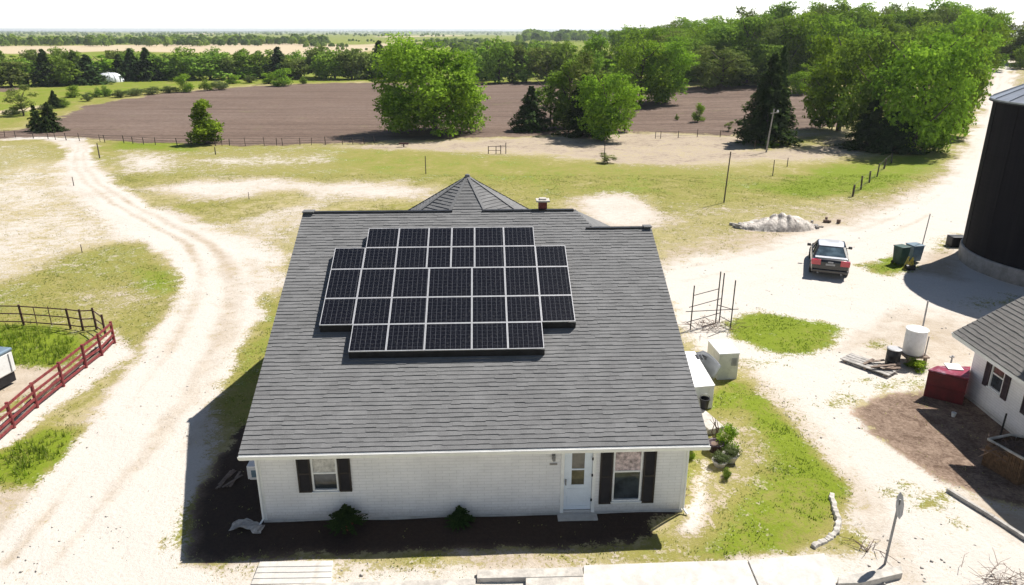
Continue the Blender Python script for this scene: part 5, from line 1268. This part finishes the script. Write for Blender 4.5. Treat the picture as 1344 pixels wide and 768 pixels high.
# ---------------- pallets, drum, tank ----------------
c = at(1140, 482); t = thing('pallet', c, R(-52), 'long weathered plank pallet lying left of the black drum', 'pallet')
for k in range(4):
    mb = MB(); mb.box(-1.05, 1.05, -.45+.24*k, -.25+.24*k, .12, .16); mb.build('board', M['greywood'], t)
for x in (-.9, 0, .85):
    mb = MB(); mb.box(x, x+.1, -.45, .47, 0, .12); mb.build('bearer', M['oldwood'], t)
c = at(1158, 486); rr = random.Random(21); t = thing('scrap_heap', c, 0, 'heap of broken brown boards in front of the black drum', 'scrap wood')
mb = MB()
for k in range(16):
    a = rr.gauss(.4, .5); l = rr.uniform(.4, 1.0); x, y = rr.uniform(-.5, .5), rr.uniform(-.35, .35); z = .05+.04*(k % 6); mb.beam((x-l/2*math.cos(a), y-l/2*math.sin(a), z), (x+l/2*math.cos(a), y+l/2*math.sin(a), z+rr.uniform(-.05, .2)), .12, .03)
mb.build('plank', M['oldwood'], t)
c = at(1170, 480); t = thing('black_drum', c, 0, 'squat black drum beside the white tank', 'drum')
mb = MB(); mb.lathe([(.26, 0), (.28, .02), (.28, .25), (.29, .27), (.28, .29), (.28, .5), (.29, .52), (.28, .54), (.28, .76), (.27, .78)], 24); mb.build('body', M['blackmetal'], t, True); mb = MB(); mb.lathe([(.30, .781), (.30, .81), (.26, .83)], 24); mb.build('lid', M['greymetal'], t)
c = at(1197, 476); t = thing('water_tank', c, 0, 'upright white cylindrical tank on a timber stand', 'tank')
mb = MB(); mb.lathe([(.40, .42), (.42, .45), (.42, 1.45), (.40, 1.5)], 28, (0, .1, 0)); mb.build('tank', M['tank'], t, True)
mb = MB(); mb.lathe([(.45, 1.501), (.45, 1.54), (.3, 1.60), (.08, 1.63)], 28, (0, .1, 0)); mb.build('lid', M['white'], t)
mb = MB()
for x in (-.4, .36):
    for y in (-.3, .45): mb.box(x, x+.08, y, y+.08, 0, .35)
mb.box(-.5, .5, -.36, .58, .35, .415); mb.build('stand', M['oldwood'], t)
mb = MB(); mb.tube([(.38, -.16, .05), (.40, -.16, 1.3)], .025, 6); mb.build('pipe', M['greymetal'], t)
c = at(1212, 470); mb = MB(); mb.tube([(0, 0, -.1), (.05, .1, 2.45)], .035, 8); o = mb.build('steel_post', M['greymetal']); o.location = (c.x, c.y+.5, 0); tag(o, 'thin grey steel post rising behind the white tank', 'post')
c = at(1246, 484); mb = MB(); mb.tube([(0, 0, -.1), (.02, .0, .62)], .035, 8); mb.box(-.09, .09, -.03, .03, .52, .58); o = mb.build('standpipe', M['greymetal']); o.location = (c.x, c.y, 0); tag(o, 'short grey standpipe behind the red box', 'standpipe')
tree_px('shrub_b', 1200, 482, 470, 34, 'low green weeds at the foot of the white tank', name='bush', cat='bush')
# red box with its lid and odd things on top
rbt = [at(1219, 484, 1.15), at(1232, 479.5, 1.15), at(1276, 484, 1.15), at(1272, 494.5, 1.15)]
t, T_ = quad_box('red_box', 'large red box with pale-mottled lid against the neighbouring house', 'box', [(1218, 485), (1230, 480), (1274, 481), (1272, 497)], 1.15, M['redbin'], M['redtop'])
mb = MB(); mb.box(-.1, .45, .0, .55, 1.15, 1.19, Matrix.Rotation(R(-12), 4, 'Z')); o = mb.build('white_board', M['white'], None, bevel=.01); o.location = (t.location.x, t.location.y, .002); tag(o, 'white board lying on top of the red box', 'board')
mb = MB()
a, b_ = T_[3], T_[2]
mb.beam((T_[3].x*.97, T_[3].y*.97-.02, 1.0), (T_[0].x*.97, T_[0].y*.97-.02, 1.0), .03, .06)
mb.beam((T_[3].x*.97, T_[3].y*.97-.02, .5), (T_[0].x*.97, T_[0].y*.97-.02, .5), .03, .06)
mb.build('batten', M['redbin'], t)
# small white bucket on the dark ground
c = at(1251, 547); t = thing('small_pail', c, 0, 'tiny white pail on the shaded brown ground', 'pail'); mb = MB(); mb.lathe([(.06, 0), (.085, .16), (.09, .17), (.075, .17), (.06, .02)], 14); mb.build('body', M['white'], t)
# raised bed at the lower right
bc = [at(1297, 577, .95), at(1326, 571, .95), at(1420, 585, .95), at(1344, 603, .95)]
c = sum(bc, Vector())/4; t = thing('raised_bed', (c.x, c.y, 0), 0, 'brown reed sided raised bed with pale rim beside the neighbouring house', 'raised bed')
Q = [Vector((p.x-c.x, p.y-c.y, 0)) for p in bc]; nQ = 4; V = []; Fq = []
for i in range(4):
    a, b_ = Q[i], Q[(i+1) % 4]; k = max(3, int((b_-a).length/.05)); d_ = (b_-a).normalized(); nn_ = Vector((d_.y, -d_.x, 0))
    mb = MB(); rr = random.Random(i)
    for q in range(k):
        p = a.lerp(b_, q/k); mb.tube([(p.x, p.y, -.05), (p.x+rr.uniform(-.01, .01), p.y+rr.uniform(-.01, .01), .90+.05*rr.random())], .028, 5)
    mb.build('reed_side', M['bamboo'], t)
mb = MB()
for i in range(4): a, b_ = Q[i], Q[(i+1) % 4]; mb.tube([(a.x, a.y, .96), (b_.x, b_.y, .96)], .045, 8)
mb.build('rim', M['stone'], t)
mb = MB(); mb.add([(p.x*.96, p.y*.96, .78) for p in Q]+[(p.x*.96, p.y*.96, .6) for p in Q], [(0, 1, 2, 3), (4, 5, 6, 7)]+[(i, (i+1) % 4, 4+(i+1) % 4, 4+i) for i in range(4)]); mb.build('soil', M['twig'], t)
c = at(1318, 600, .8); o = brush('dry leaves and stems filling the raised bed', Vector((c.x+.35, c.y+.35, .76)), .8, .6, 60, 9, .2, 'dead_plants', .02); 
c = at(1326, 590, .5); mb = MB(); mb.tube([(0, 0, -.5), (.03, .0, 1.0)], .03, 7); o = mb.build('stake', M['blackmetal']); o.location = (c.x, c.y+.6, .5); tag(o, 'dark stake standing between the raised bed and the house', 'stake')

# ---------------- bins, tarp heap ----------------
c = at(1187, 349); t = thing('refuse_bin', (c.x-.15, c.y+.35, c.z), R(20), 'dark green wheeled bin with yellow junk hanging on its front', 'bin')
def bin_(t, m1, w_, h_):
    mb = MB(); mb.add([(-w_*.42, -w_*.42, .08), (w_*.42, -w_*.42, .08), (w_*.42, w_*.42, .08), (-w_*.42, w_*.42, .08), (-w_*.5, -w_*.5, h_), (w_*.5, -w_*.5, h_), (w_*.5, w_*.5, h_), (-w_*.5, w_*.5, h_)], [(0, 1, 2, 3), (4, 5, 6, 7), (0, 1, 5, 4), (1, 2, 6, 5), (2, 3, 7, 6), (3, 0, 4, 7)]); mb.build('body', m1, t, bevel=.02)
    mb = MB(); mb.box(-w_*.54, w_*.54, -w_*.56, w_*.54, h_+.001, h_+.05); mb.build('lid', m1, t, bevel=.02)
    for x in (-w_*.4, w_*.4):
        mb = MB(); mb.tube([(x-.03, w_*.4, .11), (x+.03, w_*.4, .11)], .11, 12); mb.build('wheel', M['rubber'], t)
bin_(t, M['green'], .66, 1.12)
c = at(1206, 346); t = thing('refuse_bin', (c.x-.15, c.y+.5, c.z), R(12), 'blue grey wheeled bin, right one of the pair near the silo', 'bin'); bin_(t, M['blue'], .74, 1.05)
c = at(1189, 352); t = thing('yellow_junk', (c.x, c.y-.3, c.z), 0, 'yellow and black machine parts propped against the dark green bin', 'machine parts')
mb = MB(); rr = random.Random(3)
for k in range(6): mb.beam((rr.uniform(-.3, .3), rr.uniform(-.15, .15), .0), (rr.uniform(-.3, .3), rr.uniform(0, .2), .55+.25*rr.random()), .10, .05)
mb.build('frame', M['yellow'], t)
mb = MB(); mb.tube([(-.25, -.1, .17), (-.12, -.1, .17)], .17, 14); mb.box(-.1, .3, -.2, .15, .02, .3); mb.build('engine', M['blackmetal'], t)
c = at(1207, 345); mb = MB(); mb.tube([(0, 0, -.1), (.22, .1, 2.9)], .03, 8); o = mb.build('steel_post', M['greymetal']); o.location = (c.x+.3, c.y+.7, c.z); tag(o, 'thin tall grey post leaning slightly behind the blue grey bin', 'post')
c = at(1254, 323); mb = MB(); mb.box(-.5, .5, -.35, .35, 0, .7); o = mb.build('dark_crate', M['blackmetal'], None, bevel=.04); o.location = c; tag(o, 'small dark crate half hidden behind the silo', 'crate')
# tarp-covered heap
c = at(1016, 300); nx_, ny_ = 60, 30; V = []; RX, RY = 2.9, 1.3
def th_(x, y):
    r_ = (x/RX)**2+(y/RY)**2; base = max(0, 1-r_)**.6
    fold = .5+.5*math.sin(x*3.1+2.1*math.sin(y*2.3+x)); fold2 = abs(math.sin(x*3.6-y*2.4+math.sin(x*2+y)))
    return base*(.78+.28*math.sin(x*1.4+.5))+base*(.26*fold+.20*fold2)
for j in range(ny_+1):
    for i in range(nx_+1):
        a = -1.12+2.24*i/nx_; b_ = -1.12+2.24*j/ny_; x = a*RX*(1+.03*math.sin(j*.8)); y = b_*RY*(1+.08*math.sin(i*.5)); V.append((x, y, .78*th_(x, y)-.03+.012*math.sin(i*2.1+j*1.7)*(th_(x, y) > .05)))
o = mesh_obj('tarp_heap', V, [(j*(nx_+1)+i, j*(nx_+1)+i+1, (j+1)*(nx_+1)+i+1, (j+1)*(nx_+1)+i) for j in range(ny_) for i in range(nx_)], M['tarp'])
o.location = (c.x+.3, c.y+.3, c.z); tag(o, 'low heap under crumpled pale tarpaulin at the roadside', 'tarp heap')
rr = random.Random(31); c = at(985, 302)
for k, (px, py, lb) in enumerate([(975, 299, 'left end of the tarpaulin heap'), (1064, 297, 'right end of the tarpaulin heap'), (1094, 292, 'bare verge right of the tarpaulin heap')]):
    p = at(px, py); mb = MB()
    for q in range(12 if k < 2 else 4): x, y = rr.gauss(0, .5), rr.gauss(0, .25); mb.box(x, x+rr.uniform(.2, .5), y, y+rr.uniform(.1, .3), 0, rr.uniform(.08, .3), Matrix.Rotation(rr.random()*3, 4, 'Z'))
    o = mb.build('rubble', M['greywood'] if k < 2 else M['twig']); o.location = p; tag(o, 'scattered rubble at the '+lb, 'rubble')

# ---------------- road sign, kerbs, slabs in front ----------------
c = at(1161, 741); topc = at(1180, 668, 1.75)
t = thing('road_sign', c, 0, 'leaning grey post with octagonal sign seen edge-on and from behind', 'sign')
dl = Vector((.10, .1, 2.0)); mb = MB(); mb.beam((0, 0, -.1), dl, .06, .03); mb.build('post', M['greymetal'], t)
mb = MB(); Rm = Matrix.Translation(dl-Vector((0, 0, .18))) @ Matrix.Rotation(R(46), 4, 'Z') @ Matrix.Rotation(R(-14), 4, 'X')
vs_ = [Rm @ Vector((.31*math.cos(R(22.5+45*k)), y, .36*math.sin(R(22.5+45*k)))) for y in (-.025, -.03-.003) for k in range(8)]
mb.add(vs_, [tuple(range(8)), tuple(range(8, 16))]+[(k, (k+1) % 8, 8+(k+1) % 8, 8+k) for k in range(8)]); mb.build('sign_face', M['greymetal'], t)
def slab(name, label, pts, h, mat, z0=-.03, cat='slab', group=None):
    P_ = [at(x, y, h) for x, y in pts]; c = sum(P_, Vector())/len(P_); k = len(P_)
    mb = MB(); mb.add([(p.x-c.x, p.y-c.y, z0) for p in P_]+[(p.x-c.x, p.y-c.y, h) for p in P_], [tuple(range(k)), tuple(range(k, 2*k))]+[(i, (i+1) % k, k+(i+1) % k, k+i) for i in range(k)])
    o = mb.build(name, mat, None, bevel=.012); o.location = (c.x, c.y, 0)
    return tag(o, label, cat, group) if label else tag(o, kind='structure')
slab('path', None, [(766, 742), (900, 737), (980, 735), (1003, 790), (766, 790)], .05, M['concrete'])
slab('path', None, [(982, 735), (1082, 726), (1108, 790), (1005, 790)], .058, M['concrete'])
slab('kerb_stone', 'chunky pale kerb block at the bottom, left of the grey sign post', [(1100, 757), (1183, 742), (1185, 752), (1130, 765), (1100, 766)], .18, M['stone'], cat='kerb')
slab('kerb_stone', 'pale broken kerb piece at the bottom below the dry grass', [(626, 748), (764, 744), (766, 756), (626, 759)], .14, M['stone'], cat='kerb')
slab('kerb_stone', 'long pale kerb running left along the bottom edge', [(334, 768), (624, 759), (624, 768), (334, 778)], .14, M['stone'], cat='kerb')
slab('kerb_stone', 'second broken kerb piece, just left of the concrete path', [(690, 757), (766, 753), (768, 768), (690, 770)], .12, M['stone'], cat='kerb')
for k in range(4):
    slab('step_plank', ['topmost', 'second', 'third', 'lowest'][k]+' whitewashed plank of the flight left of the kerb', [(341-3*k, 737+7.6*k), (437-.6*k, 735.5+7.6*k), (436-.6*k, 742.5+7.6*k), (338-3*k, 744+7.6*k)], .10-.015*k, M['concrete'], cat='plank', group='whitewashed planks at the bottom left')
a, b_ = at(1243, 645), at(1350, 712); mb = MB(); c = (a+b_)/2
mb.beam(a-c+Vector((0, 0, .06)), (b_-c)*.2+Vector((0, .05, .07)), .11, .12); mb.beam((b_-c)*.2+Vector((.01, .05, .06)), b_-c+Vector((0, 0, .06)), .12, .12)
o = mb.build('timber_edging', M['greywood'], None, bevel=.01); o.location = c; tag(o, 'old timber beam lying along the edge of the brown ground', 'timber')
ed = [(1091, 650), (1095, 668), (1101, 684), (1098, 700), (1084, 711), (1066, 719)]; rr = random.Random(17)
for i in range(5):
    a, b_ = at(*ed[i]), at(*ed[i+1]); c = (a+b_)/2; d_ = (b_-a).normalized(); sd_ = Vector((-d_.y, d_.x, 0)); L5 = (b_-a).length*.49; mb = MB(); rg = []
    for q in range(9):
        s_ = -L5+2*L5*q/8; w_ = .075+.03*rr.random(); h_ = .07+.05*rr.random(); p = d_*s_+sd_*rr.uniform(-.02, .02)
        rg.append([p-sd_*w_+Vector((0, 0, -.03)), p-sd_*w_*.8+Vector((0, 0, h_)), p+sd_*w_*.7+Vector((0, 0, h_*.9)), p+sd_*w_+Vector((0, 0, -.03))])
    mb.add([v for r4 in rg for v in r4], [(q*4+k, q*4+(k+1) % 4, q*4+4+(k+1) % 4, q*4+4+k) for q in range(8) for k in range(4)]+[(0, 1, 2, 3), (35, 34, 33, 32)])
    o = mb.build('edging_stone', M['stone'], None, bevel=.012); o.location = c; tag(o, ['first', 'second', 'third', 'fourth', 'fifth'][i]+' pale stone from the top of the lawn edging curve', 'stone', 'pale stones edging the lawn')
p = at(1140, 724); brush('dark stick lying across the weeds beside the grey sign post', p, .4, .08, 10, 41, .08, 'fallen_branch', .012)

# ---------------- posts, poles and wires in the pasture ----------------
def post(px, py, top, label, r=.05, mat='post', lean=(0, 0), name='fence_post'):
    b0 = at(px, py); H = height_to(b0, top); mb = MB(); mb.tube([(0, 0, -.2), (lean[0]*.5, lean[1]*.5, H*.5), (lean[0], lean[1], H)], r, 8, r*.8); o = mb.build(name, M[mat]); o.location = b0; return tag(o, label, 'post')
post(131, 208, 188, 'lone post beside the bend of the sandy track', .07)
post(283, 203, 193, 'short stub post right below the small lone tree', .07)
post(559, 228, 205, 'thin post standing behind the peak of the roof', .05)
post(950, 266, 199, 'tall thin post on the green verge above the pale heap', .06, lean=(.15, 0))
post(1014, 231, 210, 'short thin post right of the tall thin post', .05)
post(1033, 219, 207, 'small stake at the edge of the tree shadow', .05)
post(108, 332, 321, 'small dark stake in the straw coloured pasture', .03)
post(327, 262, 252, 'small stake in the pasture left of the roof ridge', .03)
post(793, 213, 180, 'thin pole with a bush at its foot in front of the tree clump', .05)
post(867, 182, 172, 'thin stake at the rim of the field right of the tree clump', .05)
post(97, 244, 232, 'weathered stake in the pale pasture at far left', .04)
tree_px('loose', 797, 214, 203, 26, 'low scrubby bush at the foot of the thin pole', name='bush', cat='bush')
b0 = at(1005.5, 200); H = height_to(b0, 143); t = thing('utility_pole', b0, 0, 'leaning pale wooden pole in front of the dark spruce', 'pole')
mb = MB(); mb.tube([(0, 0, -.3), (.15, 0, H*.5), (.35, 0, H)], .10, 10, .07); mb.build('pole', M['greywood'], t)
mb = MB(); mb.beam((.0, 0, H-.5), (.9, 0, H-.4), .07, .07); mb.build('arm', M['greywood'], t)
mb = MB(); mb.lathe([(.12, 0), (.14, .1), (.06, .25)], 10, (.8, 0, H-.37)); mb.build('insulator', M['tank'], t)
def wire_fence(label, pxs, H, wires=3, r=.05, mat='post', name='wire_fence'):
    pts = [at(x, y) for x, y in pxs]; o0 = pts[0]; t = thing(name, o0, 0, label, 'fence'); rr = random.Random(int(pxs[0][0]))
    tops = []
    for p in pts:
        h = H*(.85+.3*rr.random()); mb = MB(); l = Vector((rr.uniform(-.08, .08), 0, 0)); mb.tube([p-o0-Vector((0, 0, .2)), p-o0+l+Vector((0, 0, h))], r*(.8+.5*rr.random()), 6); mb.build('post', M[mat], t); tops.append(p-o0)
    for k in range(wires):
        z = H*(.3+.6*k/max(1, wires-1)); mb = MB(); mb.tube([q+Vector((0, 0, z)) for q in tops], .016, 4, cap=False); mb.build('wire', M['wire'], t)
xs_ = [x+rng.uniform(-4, 4) for x in range(-30, 500, 17)]
wire_fence('long wire fence of dark posts along the near edge of the ploughed field', [(x+5*math.sin(x), 178+ (x+30)*.052*(1 if x < 230 else 0)+(13.5 if x >= 230 else 0)-(0 if x < 360 else (x-360)*.02)) for x in xs_], .95, 3, .045)
wire_fence('fence of dark posts climbing the bright green verge toward the wood', [(1119, 258), (1130, 249), (1141, 240), (1151, 232), (1160, 222), (1170, 214)], 1.15, 2, .07)
wire_fence('faint wire fence crossing the bare field right of the clump', [(860, 182), (890, 181), (915, 180), (945, 180), (968, 183), (990, 196)], 1.0, 2, .05)
# gate-like rail frame in the tan strip
c = at(641, 202); t = thing('hurdle', c, 0, 'small empty rail frame standing in the tan strip above the roof peak', 'rail frame')
mb = MB()
for x, h in ((0, .9), (.9, .9), (1.45, 1.0), (2.05, 1.3)): mb = MB(); mb.tube([(x, 0, 0), (x, 0, h)], .05, 6); mb.build('post', M['post'], t)
mb = MB(); mb.tube([(0, 0, .85), (2.05, 0, .9)], .035, 6); mb.tube([(0, 0, .4), (1.45, 0, .4)], .03, 6); mb.build('rail', M['post'], t)
c = at(530, 193); t = thing('feeder', c, 0, 'tiny low trough on legs in the tan strip below the huge tree', 'trough'); mb = MB(); mb.box(-.6, .6, -.2, .2, .35, .5); mb.box(-.06, .06, -.06, .06, 0, .35); mb.build('body', M['rust'], t)
# white dome shelter by the tree line
c = at(145, 107.5); dep = c.y; RXd = 17*dep/F; Hd = 11.5*dep/F; V = []; n_, m_ = 24, 9
for j in range(m_+1):
    for i in range(n_): a = 2*math.pi*i/n_; e_ = j/m_*math.pi/2; q = math.cos(e_)**.8; V.append((RXd*q*math.cos(a), RXd*.8*q*math.sin(a), Hd*math.sin(e_)))
t = thing('dome_shelter', c, 0, 'white dome shaped shelter in front of the dark evergreens', 'dome')
mesh_obj('cover', V, [(j*n_+i, j*n_+(i+1) % n_, (j+1)*n_+(i+1) % n_, (j+1)*n_+i) for j in range(m_) for i in range(n_)], M['dome'], t, True)
mb = MB(); mb.box(-.6, .6, -RXd*.8-.15, -RXd*.8+.4, 0, 1.6); mb.build('doorway', M['greymetal'], t)
mb = MB()
for k in range(7):
    a0 = -math.pi/2+(k-3)*.4; mb.tube([(RXd*1.01*math.cos(e_)**.8*math.cos(a0), RXd*.81*math.cos(e_)**.8*math.sin(a0), Hd*1.01*math.sin(e_)) for e_ in np.linspace(0, math.pi/2, 9)], .06, 5)
mb.build('rib', M['greymetal'], t)
# ---------------- the air ----------------
def haze():
    mb = MB(); mb.box(-39000, 39000, -200, 15000, -12, 30)
    m = bpy.data.materials.new('haze_air'); m.use_nodes = True; nt = m.node_tree
    nt.nodes.remove(nt.nodes['Principled BSDF'])
    v = nt.nodes.new('ShaderNodeVolumePrincipled'); v.inputs['Color'].default_value = (.86, .93, 1, 1); v.inputs['Density'].default_value = .00013; v.inputs['Anisotropy'].default_value = .2
    nt.links.new(v.outputs[0], nt.nodes['Material Output'].inputs['Volume'])
    o = mb.build('haze', m); tag(o, 'thin pale summer haze lying over the far fields', 'haze', kind='stuff')
haze()
